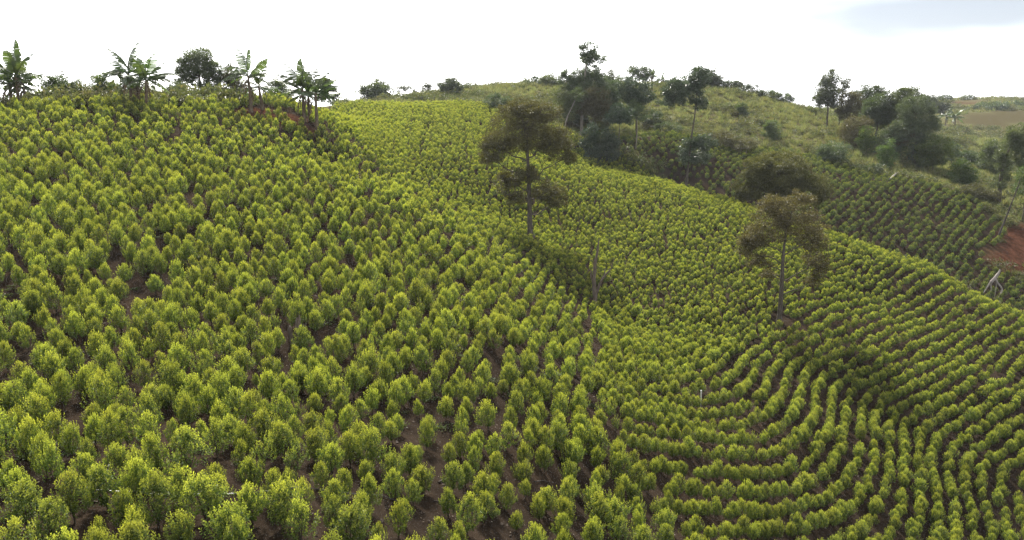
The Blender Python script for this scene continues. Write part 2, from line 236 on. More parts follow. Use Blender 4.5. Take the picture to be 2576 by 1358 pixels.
    ('shrub', 'mixed leafy shrub on the slope below the dark valley trees', 'shrub', (75.22, 131.95, 15.64), 'light', [(-0.2, 3.13, 1.85, 1.39), (0.93, 2.11, 2.01, 1.24)], None, 0.08, 1.035, 0.277),
    ('tree', 'spreading dark tree in the valley at right', 'tree', (95.81, 163.54, 16.03), 'dark', [(-1.23, 2.05, 3.43, 1.52), (1.23, 1.04, 3.24, 2.1), (-0.0, -0.47, 3.43, 2.1)], None, 0.2, 1.265, 0.342),
    ('tree', 'greyish tree in the valley, left of the edge tree', 'tree', (95.74, 157.04, 15.09), 'mid', [(-0.63, 4.15, 2.57, 2.57), (0.79, 1.89, 2.2, 2.38), (-1.58, 5.77, 1.83, 1.28)], None, 0.16, 1.15, 0.329),
    ('tree', 'big tree at the right edge with vine-clad trunk', 'tree', (76.17, 122.57, 13.9), 'mid', [(1.62, 11.15, 2.31, 1.44), (2.86, 9.75, 2.45, 1.87), (0.5, 9.75, 1.73, 1.44), (-0.25, 7.34, 1.15, 1.87), (2.86, 7.34, 2.59, 1.44), (-0.12, 4.48, 0.86, 1.87)], [(-0.12, 0.0), (-0.25, 4.16), (0.0, 7.34), (1.3, 10.83)], 0.34, 1.15, 0.259),
    ('tree', 'pale-leaved tree at the right edge, in front of the vine-clad one', 'tree', (76.35, 116.78, 12.11), 'light', [(-0.42, 6.88, 1.67, 1.19), (1.07, 8.1, 1.78, 1.43), (-0.71, 5.06, 1.55, 0.83), (0.77, 4.75, 1.55, 0.95)], None, 0.1, 0.75, 0.248),
    ('shrub', 'bushy shrub at the top right corner of the far plot', 'shrub', (72.94, 122.72, 14.61), 'brown', [(-0.43, 1.63, 2.16, 0.94), (1.43, 0.74, 2.02, 0.94)], None, 0.07, 1.15, 0.259),
    ('shrub', 'dark shrub at the top edge of the far plot, right part', 'shrub', (72.59, 124.63, 15.11), 'dark', [(0.0, -0.0, 1.75, 0.66)], None, 0.06, 1.15, 0.262),
    ('shrub', 'dark brownish shrub mass below the forked tree slope', 'shrub', (37.32, 136.53, 21.31), 'brown', [(-1.02, 1.99, 3.17, 1.35), (1.71, 1.3, 2.69, 1.11)], None, 0.07, 1.15, 0.284),
    ('shrub', 'dark round shrub left of the forked tree', 'shrub', (25.28, 144.43, 24.17), 'dark', [(0.0, 2.45, 1.83, 1.42)], None, 0.07, 1.15, 0.299),
    ('shrub', 'dark shrub in the hollow above the far plot', 'shrub', (55.67, 135.09, 19.3), 'dark', [(-0.81, 2.21, 2.67, 1.34), (-2.37, 1.17, 2.04, 0.94)], None, 0.07, 1.15, 0.282),
    ('shrub', 'dark low shrub above the far plot, right of the dome tree', 'shrub', (58.77, 129.6, 18.04), 'dark', [(-0.33, 0.94, 2.27, 0.76)], None, 0.07, 1.15, 0.271),
    ('shrub', 'green shrub on the open hillside below the skyline', 'shrub', (46.86, 163.16, 26.58), 'mid', [(-0.0, 2.11, 1.31, 0.94)], None, 0.06, 1.15, 0.336),
    ('shrub', 'small tree-like shrub on the slope under the right grove', 'shrub', (48.06, 146.83, 22.64), 'mid', [(-0.22, 2.11, 1.7, 1.19), (-0.66, 3.09, 1.02, 0.76)], None, 0.07, 0.9199999999999999, 0.305),
    ('shrub', 'dark shrub patch at the left end of the scrub slope', 'shrub', (-1.65, 145.21, 27.77), 'dark', [(-1.08, 2.58, 2.17, 0.58), (1.8, 2.21, 1.83, 0.67)], None, 0.06, 1.15, 0.299),
    ('shrub', 'low shrub filling the foot of the grove, left side', 'shrub', (10.92, 144.59, 24.89), 'brown', [(-0.0, 1.11, 2.5, 1.33)], None, 0.06, 1.15, 0.299),
    ('shrub', 'low dark shrub under the tallest hill tree', 'shrub', (13.96, 146.36, 24.69), 'dark', [(0.29, 1.48, 2.53, 1.52)], None, 0.06, 1.15, 0.303),
    ('shrub', 'greenish shrub between the grove trunks', 'shrub', (16.3, 144.42, 24.11), 'mid', [(-0.0, 1.19, 2.17, 1.33)], None, 0.06, 1.15, 0.299),
    ('shrub', 'low brownish shrub right of the grove', 'shrub', (25.28, 144.43, 24.17), 'brown', [(-0.72, 1.13, 2.33, 1.0)], None, 0.06, 1.15, 0.299),
    ('shrub', 'wide dark shrub band just above the far plot, left part', 'shrub', (28.33, 141.62, 23.81), 'dark', [(-0.7, 1.6, 2.45, 0.82)], None, 0.06, 1.15, 0.293),
    ('shrub', 'leafy undergrowth shrub at the foot of the right-hand grove', 'shrub', (63.55, 147.66, 21.13), 'brown', [(-0.0, 4.18, 2.91, 1.54)], None, 0.06, 1.15, 0.307),
    ('shrub', 'dark undergrowth shrub in the middle of the right-hand grove', 'shrub', (69.01, 145.56, 19.47), 'dark', [(-0.73, 3.96, 3.04, 1.69)], None, 0.06, 1.15, 0.303),
    ('shrub', 'dark undergrowth shrub at the right end of the right-hand grove', 'shrub', (74.32, 143.48, 17.87), 'dark', [(-0.58, 4.25, 2.51, 1.5)], None, 0.06, 1.15, 0.3),
    ('tree', 'tiny lone tree on the far right horizon', 'tree', (228.11, 424.31, 28.7), 'dark', [(-0.0, 2.49, 3.64, 1.46)], None, 0.14, 1.15, 0.871),
    ('shrub', 'dark bush clump on the far right hill above the bare field', 'shrub', (225.49, 379.64, 25.59), 'dark', [(-3.75, -0.13, 5.22, 1.74), (1.88, 0.44, 5.22, 1.96), (4.69, 1.79, 3.05, 1.74)], None, 0.1, 1.15, 0.781),
    ('shrub', 'round bush at the right edge of the far hill', 'shrub', (246.18, 393.18, 26.69), 'dark', [(0.39, -0.06, 2.7, 1.58)], None, 0.1, 1.15, 0.808),
    ('shrub', 'bush beside the red bank on the far skyline', 'shrub', (246.91, 437.9, 30.05), 'dark', [(-0.0, 0.67, 3.51, 1.25)], None, 0.1, 1.15, 0.899),
    ('tree', 'dark tree behind the right grove against the far hill', 'tree', (159.91, 304.48, 18.66), 'dark', [(-1.51, 10.67, 5.26, 2.11), (2.27, 8.81, 3.51, 2.81), (-3.78, 11.13, 2.81, 1.58)], None, 0.2, 1.38, 0.63),
    ('tree', 'large round-crowned tree on the left ridge', 'tree', (-35.93, 93.08, 29.89), 'mid', [(-0.0, 4.45, 2.16, 1.54), (-1.24, 3.41, 1.23, 1.34), (1.38, 3.51, 1.34, 1.34), (2.29, 2.47, 0.62, 0.93), (-1.61, 2.1, 1.03, 0.72), (-0.23, 2.47, 1.03, 0.93), (1.15, 1.77, 1.13, 0.93)], [(0.14, 0.0), (0.14, 1.07), (-0.0, 2.94), (-0.09, 4.82)], 0.2, 1.35, 0.191),
    ('shrub', 'bushy broad-leaved shrub right of the leftmost banana clump', 'shrub', (-47.97, 84.81, 29.51), 'light', [(-0.5, 2.02, 1.31, 0.8), (0.54, 2.15, 1.22, 0.84)], None, 0.06, 1.215, 0.174),
    ('shrub', 'wispy thin shrub behind the broad-leaved one on the left ridge', 'shrub', (-48.57, 87.86, 29.42), 'wispy', [(-0.09, 2.84, 0.68, 0.78)], None, 0.04, 0.54, 0.181),
    ('shrub', 'compact dark green shrub on the left ridge', 'shrub', (-45.71, 84.85, 29.7), 'mid', [(-0.0, 1.69, 1.13, 0.89)], None, 0.06, 1.4850000000000003, 0.174),
    ('shrub', 'spindly almost leafless shrub on the left ridge', 'shrub', (-44.92, 86.91, 29.75), 'wispy', [(0.0, 2.24, 0.62, 0.58), (-0.17, 1.5, 0.43, 0.48)], None, 0.03, 0.405, 0.178),
    ('shrub', 'large-leaved conical shrub left of the banana pair', 'shrub', (-42.26, 83.87, 29.87), 'light', [(0.0, 1.5, 1.11, 0.88), (-0.08, 2.35, 0.56, 0.56)], None, 0.06, 1.0125000000000002, 0.172),
    ('shrub', 'low leafy shrub just behind the banana pair', 'shrub', (-41.64, 85.93, 29.93), 'light', [(-0.21, 1.29, 1.14, 0.66), (0.72, 1.73, 0.57, 0.66)], None, 0.05, 0.945, 0.176),
    ('shrub', 'pale mixed shrub at the foot of the round-crowned tree', 'shrub', (-36.34, 87.99, 30.03), 'mid', [(-0.09, 1.22, 1.26, 0.83)], None, 0.06, 1.215, 0.181),
    ('shrub', 'reddish dark shrub right of the round-crowned tree', 'shrub', (-32.62, 94.08, 29.79), 'brown', [(-0.23, 2.22, 1.25, 1.45), (0.7, 1.56, 1.04, 0.94)], None, 0.07, 1.4850000000000003, 0.193),
    ('shrub', 'faint wispy shrub rising behind the reddish one', 'shrub', (-33.69, 98.08, 29.37), 'wispy', [(-0.1, 4.39, 0.76, 0.87)], None, 0.04, 0.4725, 0.202),
    ('shrub', 'dark rounded shrub behind the small banana', 'shrub', (-29.4, 102.0, 28.55), 'dark', [(-0.76, 3.18, 1.47, 1.02), (0.5, 2.82, 1.02, 0.79)], None, 0.07, 1.4850000000000003, 0.21),
    ('tree', 'dark egg-shaped tree right of the right banana clump', 'tree', (-28.05, 124.13, 26.81), 'dark', [(-0.12, 5.11, 1.24, 1.38), (-0.62, 4.48, 1.38, 1.1), (0.62, 4.11, 0.69, 0.69)], None, 0.1, 1.9406249999999998, 0.256),
    ('shrub', 'broad dark bush on the skyline gap', 'shrub', (-28.71, 169.69, 29.31), 'dark', [(-1.26, 2.8, 2.72, 1.07), (1.42, 2.8, 2.33, 1.17), (0.0, 3.49, 2.14, 0.87)], None, 0.08, 1.38, 0.349),
    ('tree', 'small flat-topped tree above the broad dark bush', 'tree', (-28.02, 175.85, 29.42), 'wispy', [(-0.61, 4.36, 1.41, 0.5), (0.61, 3.65, 1.01, 0.5)], None, 0.06, 0.8049999999999999, 0.361),
    ('tree', 'spindly parasol sapling right of the broad dark bush', 'tree', (-23.66, 173.94, 30.05), 'wispy', [(0.26, 2.6, 1.59, 0.6), (-0.34, 1.9, 1.39, 0.5)], None, 0.06, 0.69, 0.357),
    ('tree', 'smallest parasol sapling in the skyline gap', 'tree', (-21.51, 176.06, 30.38), 'wispy', [(0.0, 1.66, 1.11, 0.4)], None, 0.05, 0.69, 0.361),
    ('tree', 'taller parasol sapling nearer the dark skyline tree', 'tree', (-18.56, 176.13, 30.74), 'wispy', [(0.0, 2.53, 1.31, 0.5), (-0.35, 1.73, 1.61, 0.6)], None, 0.06, 0.8049999999999999, 0.361),
    ('tree', 'dark bushy tree at the start of the hill skyline', 'tree', (-12.65, 167.9, 30.52), 'dark', [(-0.41, 2.69, 2.11, 0.96), (0.83, 1.85, 2.11, 1.34), (-1.41, 1.85, 1.34, 0.77), (0.25, 3.03, 1.15, 0.77)], None, 0.12, 1.4375, 0.344),
]


# ------------------------------------------------------------------ small helpers
def tps_fit(p, v, lam):
    n = len(p); q = p / 100.0
    d = np.linalg.norm(q[:, None] - q[None], axis=2)
    K = np.where(d > 0, d * d * np.log(d + 1e-12), 0) + lam * np.eye(n)
    Pm = np.c_[np.ones(n), q]
    A = np.block([[K, Pm], [Pm.T, np.zeros((3, 3))]])
    return q, np.linalg.solve(A, np.r_[v, np.zeros(3)])
def tps_eval(fit, X, Y):
    q, c = fit
    x = np.asarray(X, float) / 100; y = np.asarray(Y, float) / 100
    r = c[-3] + c[-2] * x + c[-1] * y
    for (a, b), k in zip(q, c):
        d2 = (x - a) ** 2 + (y - b) ** 2
        r = r + k * 0.5 * d2 * np.log(d2 + 1e-18)
    return r
_sv = np.array(SURVEY)
TERRAIN = tps_fit(_sv[:, :2], _sv[:, 2], 2e-4)
_rp = np.array(ROW_POINTS, float)
ROWS = tps_fit(_rp[:, :2], _rp[:, 2], 4e-3)
def smooth(a, b, x):
    t = np.clip((x - a) / (b - a), 0, 1)
    return t * t * (3 - 2 * t)
def ground(X, Y):
    X = np.asarray(X, float); Y = np.asarray(Y, float)
    d = np.hypot(X - 60, Y - 170)
    z = tps_eval(TERRAIN, np.clip(X, -420, 520), np.clip(Y, -120, 760))
    f = smooth(330, 700, d)
    return z * (1 - f) + 4.0 * f
def gz(x, y):
    return float(ground(np.array([x]), np.array([y]))[0])
def inside(poly, X, Y):
    X = np.asarray(X, float); Y = np.asarray(Y, float)
    r = np.zeros(X.shape, bool); n = len(poly)
    for i in range(n):
        x1, y1 = poly[i][:2]; x2, y2 = poly[(i + 1) % n][:2]
        if y1 == y2: continue
        c = ((y1 > Y) != (y2 > Y)) & (X < (x2 - x1) * (Y - y1) / (y2 - y1) + x1)
        r ^= c
    return r
def pdist(poly, X, Y):
    "distance to the polygon's outline"
    X = np.asarray(X, float); Y = np.asarray(Y, float)
    best = np.full(X.shape, 1e9); n = len(poly)
    for i in range(n):
        a = np.array(poly[i][:2]); b = np.array(poly[(i + 1) % n][:2]); d = b - a
        t = np.clip(((X - a[0]) * d[0] + (Y - a[1]) * d[1]) / max(1e-9, d @ d), 0, 1)
        best = np.minimum(best, np.hypot(X - a[0] - t * d[0], Y - a[1] - t * d[1]))
    return best
def soft(poly, X, Y, wd):
    s = np.where(inside(poly, X, Y), 1, -1) * pdist(poly, X, Y)
    return smooth(-wd, wd, s)
_sp, _cp = math.sin(R(PITCH)), math.cos(R(PITCH))
def in_view(X, Y, Z, m=1.12):
    "True where the ground could be seen by this camera or one a few steps beside it"
    zz = Z - 30
    D = Y * _cp - zz * _sp
    ok = D > 8
    Dm = np.maximum(D, 1)
    xs = X / Dm / (1288 / 1983); ys = (-Y * _sp - zz * _cp) / Dm / (679 / 1983)
    return ok & (np.abs(xs) < m) & (ys < m + .12), D, xs, ys
class VNoise:
    def __init__(s, seed):
        s.t = np.random.default_rng(seed).random((64, 64))
    def __call__(s, X, Y):
        xi = np.floor(X).astype(int); yi = np.floor(Y).astype(int)
        fx = X - xi; fy = Y - yi
        fx = fx * fx * (3 - 2 * fx); fy = fy * fy * (3 - 2 * fy)
        g = lambda a, b: s.t[a % 64, b % 64]
        return (g(xi, yi) * (1 - fx) + g(xi + 1, yi) * fx) * (1 - fy) + (g(xi, yi + 1) * (1 - fx) + g(xi + 1, yi + 1) * fx) * fy
VN = VNoise(5)

class Buf:
    "collects quads and triangles with per-face material, tint and youth"
    def __init__(s):
        s.V = []; s.Q = []; s.M = []; s.T = []; s.Y = []; s.n = 0
    def add(s, V, Q, mat=0, tint=None, young=None):
        V = np.asarray(V, float).reshape(-1, 3); Q = np.asarray(Q, int).reshape(-1, 4)
        s.V.append(V); s.Q.append(Q + s.n); s.n += len(V); k = len(Q)
        s.M.append(np.full(k, mat, int))
        s.T.append(np.full(k, .5) if tint is None else np.broadcast_to(tint, (k,)).astype(float))
        s.Y.append(np.zeros(k) if young is None else np.broadcast_to(young, (k,)).astype(float))
    def arrays(s):
        return (np.concatenate(s.V), np.concatenate(s.Q), np.concatenate(s.M), np.concatenate(s.T), np.concatenate(s.Y))
    def mesh(s, name, mats, smooth_shade=False):
        V, Q, M, T, Y = s.arrays()
        return np_mesh(name, V, Q, mats, M, T, Y, smooth_shade)
def np_mesh(name, V, Q, mats, M=None, T=None, Y=None, smooth_shade=False, loose=0):
    me = bpy.data.meshes.new(name)
    me.vertices.add(len(V)); me.vertices.foreach_set('co', np.asarray(V, np.float32).ravel())
    k = len(Q)
    me.loops.add(4 * k); me.loops.foreach_set('vertex_index', Q.astype(np.int32).ravel())
    me.polygons.add(k); me.polygons.foreach_set('loop_start', np.arange(0, 4 * k, 4, dtype=np.int32))
    if M is not None: me.polygons.foreach_set('material_index', M.astype(np.int32))
    me.polygons.foreach_set('use_smooth', np.full(k, bool(smooth_shade)))
    for m in mats: me.materials.append(m)
    for nm, a in (('tint', T), ('young', Y)):
        if a is not None:
            at = me.attributes.new(nm, 'FLOAT', 'FACE'); at.data.foreach_set('value', a.astype(np.float32))
    me.update(calc_edges=True)
    return me
def norm(a):
    return a / np.maximum(1e-9, np.linalg.norm(a, axis=-1, keepdims=True))
def add_leaves(B, P, A, Nn, L, W, mat=0, tint=None, young=None, fold=.18, bend=.12):
    A = norm(A); Sx = norm(np.cross(A, Nn)); N2 = np.cross(Sx, A)
    L = L[:, None]; W = W[:, None]
    v0 = P; v2 = P + A * L - N2 * L * bend
    mid = P + A * L * .48 + N2 * W * fold
    V = np.stack([v0, mid + Sx * W / 2, v2, mid - Sx * W / 2], 1).reshape(-1, 3)
    Q = np.arange(len(P) * 4).reshape(-1, 4)
    B.add(V, Q, mat, tint, young)
def add_tube(B, path, rad, sides=6, mat=0, cap=True, rough=0, rng=None):
    path = np.asarray(path, float); n = len(path); rad = np.broadcast_to(rad, (n,))
    tang = np.gradient(path, axis=0); tang = norm(tang)
    ref = np.array([1, .3, .2]) if abs(tang[0] @ np.array([1, .3, .2])) < .9 else np.array([0, 1, 0.])
    V = []
    for i in range(n):
        u = np.cross(tang[i], ref); u /= np.linalg.norm(u); v = np.cross(tang[i], u)
        a = np.arange(sides) / sides * 2 * math.pi
        rr = rad[i] * (1 + (rng.normal(0, rough, sides) if rough else 0))
        V.append(path[i] + (np.cos(a) * rr)[:, None] * u + (np.sin(a) * rr)[:, None] * v)
    V = np.concatenate(V); Q = []
    for i in range(n - 1):
        for k in range(sides):
            a = i * sides + k; b = i * sides + (k + 1) % sides
            Q.append((a, b, b + sides, a + sides))
    if cap:
        V = np.vstack([V, path[0], path[-1]]); c0, c1 = len(V) - 2, len(V) - 1; e = (n - 1) * sides
        for k in range(0, sides, 2):
            Q.append((c0, (k + 2) % sides, (k + 1) % sides, k) if sides % 2 == 0 else (c0, (k + 1) % sides, k, k))
            if sides % 2 == 0: Q.append((c1, e + k, e + (k + 1) % sides, e + (k + 2) % sides))
    Q = [q for q in Q if len(set(q)) == 4]
    B.add(V, Q, mat, .5)
def curve(p0, p1, sag, n=5, rng=None, wob=0):
    p0 = np.asarray(p0, float); p1 = np.asarray(p1, float)
    t = np.linspace(0, 1, n)[:, None]
    p = p0 + (p1 - p0) * t
    p[:, 2] += (sag * 4 * t * (1 - t))[:, 0]
    if rng is not None and wob:
        p[1:-1] += rng.normal(0, wob, (n - 2, 3))
    return p
def link(name, me, parent=None, loc=None):
    o = bpy.data.objects.new(name, me)
    COL.objects.link(o)
    if parent is not None: o.parent = parent
    if loc is not None: o.location = loc
    return o
def empty(name, loc, rz=0, label=None, cat=None, group=None):
    o = bpy.data.objects.new(name, None)
    COL.objects.link(o); o.location = loc; o.rotation_euler = (0, 0, rz); o.empty_display_size = .3
    return tag(o, label, cat, group)
def tag(o, label=None, cat=None, group=None, kind=None):
    if label: o['label'] = label
    if cat: o['category'] = cat
    if group: o['group'] = group
    if kind: o['kind'] = kind
    return o

# ------------------------------------------------------------------ materials
def new_mat(name):
    m = bpy.data.materials.new(name); m.use_nodes = True; m.node_tree.nodes.clear()
    return m, m.node_tree
def rgb(c): return (c[0], c[1], c[2], 1)
def leaf_mat(name, dark, light, young, trans=.4, rough=.45, spec=.35, hue=.02, val=.25, tcol=(1.2, 1.22, .6)):
    m, t = new_mat(name)
    o = N(t, 'ShaderNodeOutputMaterial')
    a1 = N(t, 'ShaderNodeAttribute', attribute_name='tint'); a2 = N(t, 'ShaderNodeAttribute', attribute_name='young')
    m1 = N(t, 'ShaderNodeMix', data_type='RGBA'); m1.inputs['A'].default_value = rgb(dark); m1.inputs['B'].default_value = rgb(light)
    t.links.new(a1.outputs['Fac'], m1.inputs['Factor'])
    m2 = N(t, 'ShaderNodeMix', data_type='RGBA'); m2.inputs['B'].default_value = rgb(young)
    t.links.new(a2.outputs['Fac'], m2.inputs['Factor']); t.links.new(m1.outputs['Result'], m2.inputs['A'])
    oi = N(t, 'ShaderNodeObjectInfo')
    h = N(t, 'ShaderNodeMapRange'); h.inputs['To Min'].default_value = .5 - hue; h.inputs['To Max'].default_value = .5 + hue
    t.links.new(oi.outputs['Random'], h.inputs['Value'])
    mul = N(t, 'ShaderNodeMath', operation='MULTIPLY'); mul.inputs[1].default_value = 7.31
    t.links.new(oi.outputs['Random'], mul.inputs[0])
    fr = N(t, 'ShaderNodeMath', operation='FRACT'); t.links.new(mul.outputs[0], fr.inputs[0])
    v = N(t, 'ShaderNodeMapRange'); v.inputs['To Min'].default_value = 1 - val; v.inputs['To Max'].default_value = 1 + val
    t.links.new(fr.outputs[0], v.inputs['Value'])
    hs = N(t, 'ShaderNodeHueSaturation')
    t.links.new(m2.outputs['Result'], hs.inputs['Color']); t.links.new(h.outputs[0], hs.inputs['Hue']); t.links.new(v.outputs[0], hs.inputs['Value'])
    p = N(t, 'ShaderNodeBsdfPrincipled'); p.inputs['Roughness'].default_value = rough; p.inputs['Specular IOR Level'].default_value = spec
    t.links.new(hs.outputs[0], p.inputs['Base Color'])
    vm = N(t, 'ShaderNodeVectorMath', operation='MULTIPLY'); vm.inputs[1].default_value = tcol
    t.links.new(hs.outputs[0], vm.inputs[0])
    tr = N(t, 'ShaderNodeBsdfTranslucent'); t.links.new(vm.outputs[0], tr.inputs['Color'])
    mx = N(t, 'ShaderNodeMixShader'); mx.inputs[0].default_value = trans
    t.links.new(p.outputs[0], mx.inputs[1]); t.links.new(tr.outputs[0], mx.inputs[2])
    t.links.new(mx.outputs[0], o.inputs['Surface'])
    return m
def bark_mat(name, c1, c2, scale=6, rough=.9):
    m, t = new_mat(name)
    o = N(t, 'ShaderNodeOutputMaterial'); p = N(t, 'ShaderNodeBsdfPrincipled'); p.inputs['Roughness'].default_value = rough
    p.inputs['Specular IOR Level'].default_value = .2
    g = N(t, 'ShaderNodeTexCoord'); mp = N(t, 'ShaderNodeMapping'); mp.inputs['Scale'].default_value = (1, 1, .3)
    n = N(t, 'ShaderNodeTexNoise'); n.inputs['Scale'].default_value = scale; n.inputs['Detail'].default_value = 6; n.inputs['Roughness'].default_value = .7
    t.links.new(g.outputs['Object'], mp.inputs[0]); t.links.new(mp.outputs[0], n.inputs['Vector'])
    mr = N(t, 'ShaderNodeMapRange'); mr.inputs['From Min'].default_value = .3; mr.inputs['From Max'].default_value = .7
    t.links.new(n.outputs['Fac'], mr.inputs['Value'])
    c = N(t, 'ShaderNodeMix', data_type='RGBA'); c.inputs['A'].default_value = rgb(c1); c.inputs['B'].default_value = rgb(c2)
    t.links.new(mr.outputs[0], c.inputs['Factor']); t.links.new(c.outputs['Result'], p.inputs['Base Color'])
    b = N(t, 'ShaderNodeBump'); b.inputs['Strength'].default_value = .6; b.inputs['Distance'].default_value = .03
    t.links.new(n.outputs['Fac'], b.inputs['Height']); t.links.new(b.outputs[0], p.inputs['Normal'])
    t.links.new(p.outputs[0], o.inputs['Surface'])
    return m

M_CROP = leaf_mat('crop_leaves', (.039, .070, .015), (.102, .145, .028), (.345, .362, .060), trans=.44, rough=.45, spec=.25, hue=.009, val=.22)
M_CROP_SHADED = leaf_mat('far_plot_leaves_shaded', (.026, .052, .013), (.068, .104, .022), (.190, .215, .038), trans=.40, rough=.45, spec=.25, hue=.009, val=.2)  # crop leaf colours darkened to stand in for weaker sun on the far slope
M_STEM = bark_mat('crop_stem', (.035, .026, .018), (.10, .08, .06), 12)
LEAVES = {
    'olive': leaf_mat('olive_leaves', (.042, .040, .012), (.098, .086, .024), (.16, .13, .04), .36, .5, .4, .01, .08),
    'olivepale': leaf_mat('pale_olive_leaves', (.050, .047, .015), (.125, .108, .036), (.26, .23, .11), .36, .5, .4, .01, .08),
    'oliveround': leaf_mat('warm_olive_leaves', (.052, .057, .016), (.110, .108, .030), (.16, .145, .04), .36, .5, .4, .01, .08),
    'dark': leaf_mat('dark_leaves', (.042, .060, .032), (.082, .108, .055), (.11, .135, .07), .34, .45, .4, .02, .2),
    'mid': leaf_mat('mid_green_leaves', (.052, .072, .031), (.100, .128, .055), (.14, .16, .07), .36, .45, .4, .02, .2),
    'light': leaf_mat('light_green_leaves', (.040, .066, .016), (.090, .125, .030), (.15, .17, .05), .35, .45, .4, .02, .2),
    'brown': leaf_mat('brownish_leaves', (.055, .052, .026), (.105, .097, .048), (.13, .11, .06), .34, .5, .3, .02, .2),
    'wispy': leaf_mat('grey_green_leaves', (.040, .050, .028), (.085, .098, .055), (.12, .13, .08), .30, .5, .35, .02, .15),
    'glossy': leaf_mat('glossy_leaves', (.026, .044, .022), (.055, .085, .040), (.10, .13, .07), .24, .32, .6, .015, .15),
}
M_BARK = bark_mat('grey_bark', (.035, .029, .022), (.10, .085, .068), 5)
M_BARK_PALE = bark_mat('pale_bark', (.12, .105, .085), (.26, .235, .20), 5)
M_DEAD = bark_mat('weathered_wood', (.055, .042, .032), (.15, .12, .095), 7)
M_CHAR = bark_mat('charred_wood', (.020, .017, .015), (.07, .058, .05), 7)
M_WHITEWOOD = bark_mat('bleached_wood', (.14, .12, .11), (.34, .31, .28), 7)
M_BANANA = leaf_mat('banana_leaf', (.034, .058, .018), (.062, .095, .028), (.12, .16, .04), .34, .38, .5, .02, .2, (1.2, 1.25, .6))
M_BDRY = leaf_mat('dry_banana_leaf', (.06, .045, .028), (.13, .095, .06), (.2, .15, .1), .2, .7, .2, .01, .2, (1, .9, .7))
M_BSTEM = bark_mat('banana_stem', (.050, .036, .024), (.15, .115, .075), 4)
M_GRASS = leaf_mat('hill_grass', (.108, .134, .050), (.198, .208, .086), (.27, .25, .13), .42, .6, .2, .02, .22, (1.15, 1.1, .7))
M_SCRUB = leaf_mat('scrub_leaves', (.060, .075, .032), (.125, .130, .058), (.16, .14, .08), .34, .5, .25, .03, .3)
M_LITTER = leaf_mat('leaf_litter', (.045, .032, .022), (.17, .135, .10), (.42, .38, .33), .1, .7, .25, 0, 0, (1, .9, .7))
M_WEED = leaf_mat('weed_leaves', (.028, .046, .014), (.060, .080, .026), (.10, .11, .04), .35, .5, .3, .02, .25)

def ground_mat():
    m, t = new_mat('hillside_ground')
    o = N(t, 'ShaderNodeOutputMaterial'); p = N(t, 'ShaderNodeBsdfPrincipled')
    p.inputs['Roughness'].default_value = 1.0; p.inputs['Specular IOR Level'].default_value = 0.0
    g = N(t, 'ShaderNodeTexCoord')
    z = N(t, 'ShaderNodeAttribute', attribute_name='zone'); zs = N(t, 'ShaderNodeSeparateColor'); t.links.new(z.outputs['Color'], zs.inputs[0])
    def noise(scale, detail=5, rough=.6):
        n = N(t, 'ShaderNodeTexNoise'); n.inputs['Scale'].default_value = scale; n.inputs['Detail'].default_value = detail; n.inputs['Roughness'].default_value = rough
        t.links.new(g.outputs['Object'], n.inputs['Vector']); return n.outputs['Fac']
    def rng(v, a, b, c=0, d=1):
        n = N(t, 'ShaderNodeMapRange'); n.inputs['From Min'].default_value = a; n.inputs['From Max'].default_value = b
        n.inputs['To Min'].default_value = c; n.inputs['To Max'].default_value = d; t.links.new(v, n.inputs['Value']); return n.outputs[0]
    def mix(f, a, b):
        n = N(t, 'ShaderNodeMix', data_type='RGBA'); t.links.new(f, n.inputs['Factor'])
        for k, c in (('A', a), ('B', b)):
            if isinstance(c, tuple): n.inputs[k].default_value = rgb(c)
            else: t.links.new(c, n.inputs[k])
        return n.outputs['Result']
    big, mid_, fine, tiny = noise(.22, 4), noise(1.4, 6, .65), noise(9, 6, .7), noise(38, 3, .7)
    soil = mix(rng(mid_, .35, .68), (.017, .0125, .0095), (.036, .027, .020))
    soil = mix(rng(big, .42, .62), soil, mix(rng(fine, .35, .65), (.026, .0185, .013), (.050, .036, .026)))
    soil = mix(rng(tiny, .62, .76), soil, (.10, .078, .06))
    soil = mix(rng(fine, .62, .75, 0, .7), soil, (.014, .010, .008))
    red = mix(rng(mid_, .35, .65), (.036, .017, .010), (.082, .036, .022))
    red = mix(rng(fine, .50, .70), red, (.030, .018, .012))
    grass = mix(rng(mid_, .35, .65), (.075, .080, .034), (.125, .122, .058))
    grass = mix(rng(big, .40, .65), grass, (.060, .048, .026))
    lines = N(t, 'ShaderNodeTexWave'); lines.inputs['Scale'].default_value = .22; lines.inputs['Distortion'].default_value = 2
    t.links.new(g.outputs['Object'], lines.inputs['Vector'])
    brown = mix(lines.outputs['Fac'], (.042, .036, .017), (.064, .053, .026))
    c = mix(zs.outputs[0], soil, grass)
    c = mix(zs.outputs[1], c, red)
    c = mix(zs.outputs[2], c, brown)
    t.links.new(c, p.inputs['Base Color'])
    b = N(t, 'ShaderNodeBump'); b.inputs['Strength'].default_value = .8; b.inputs['Distance'].default_value = .07
    ad = N(t, 'ShaderNodeMath', operation='ADD'); t.links.new(fine, ad.inputs[0]); t.links.new(tiny, ad.inputs[1])
    t.links.new(ad.outputs[0], b.inputs['Height']); t.links.new(b.outputs[0], p.inputs['Normal'])
    t.links.new(p.outputs[0], o.inputs['Surface'])
    return m

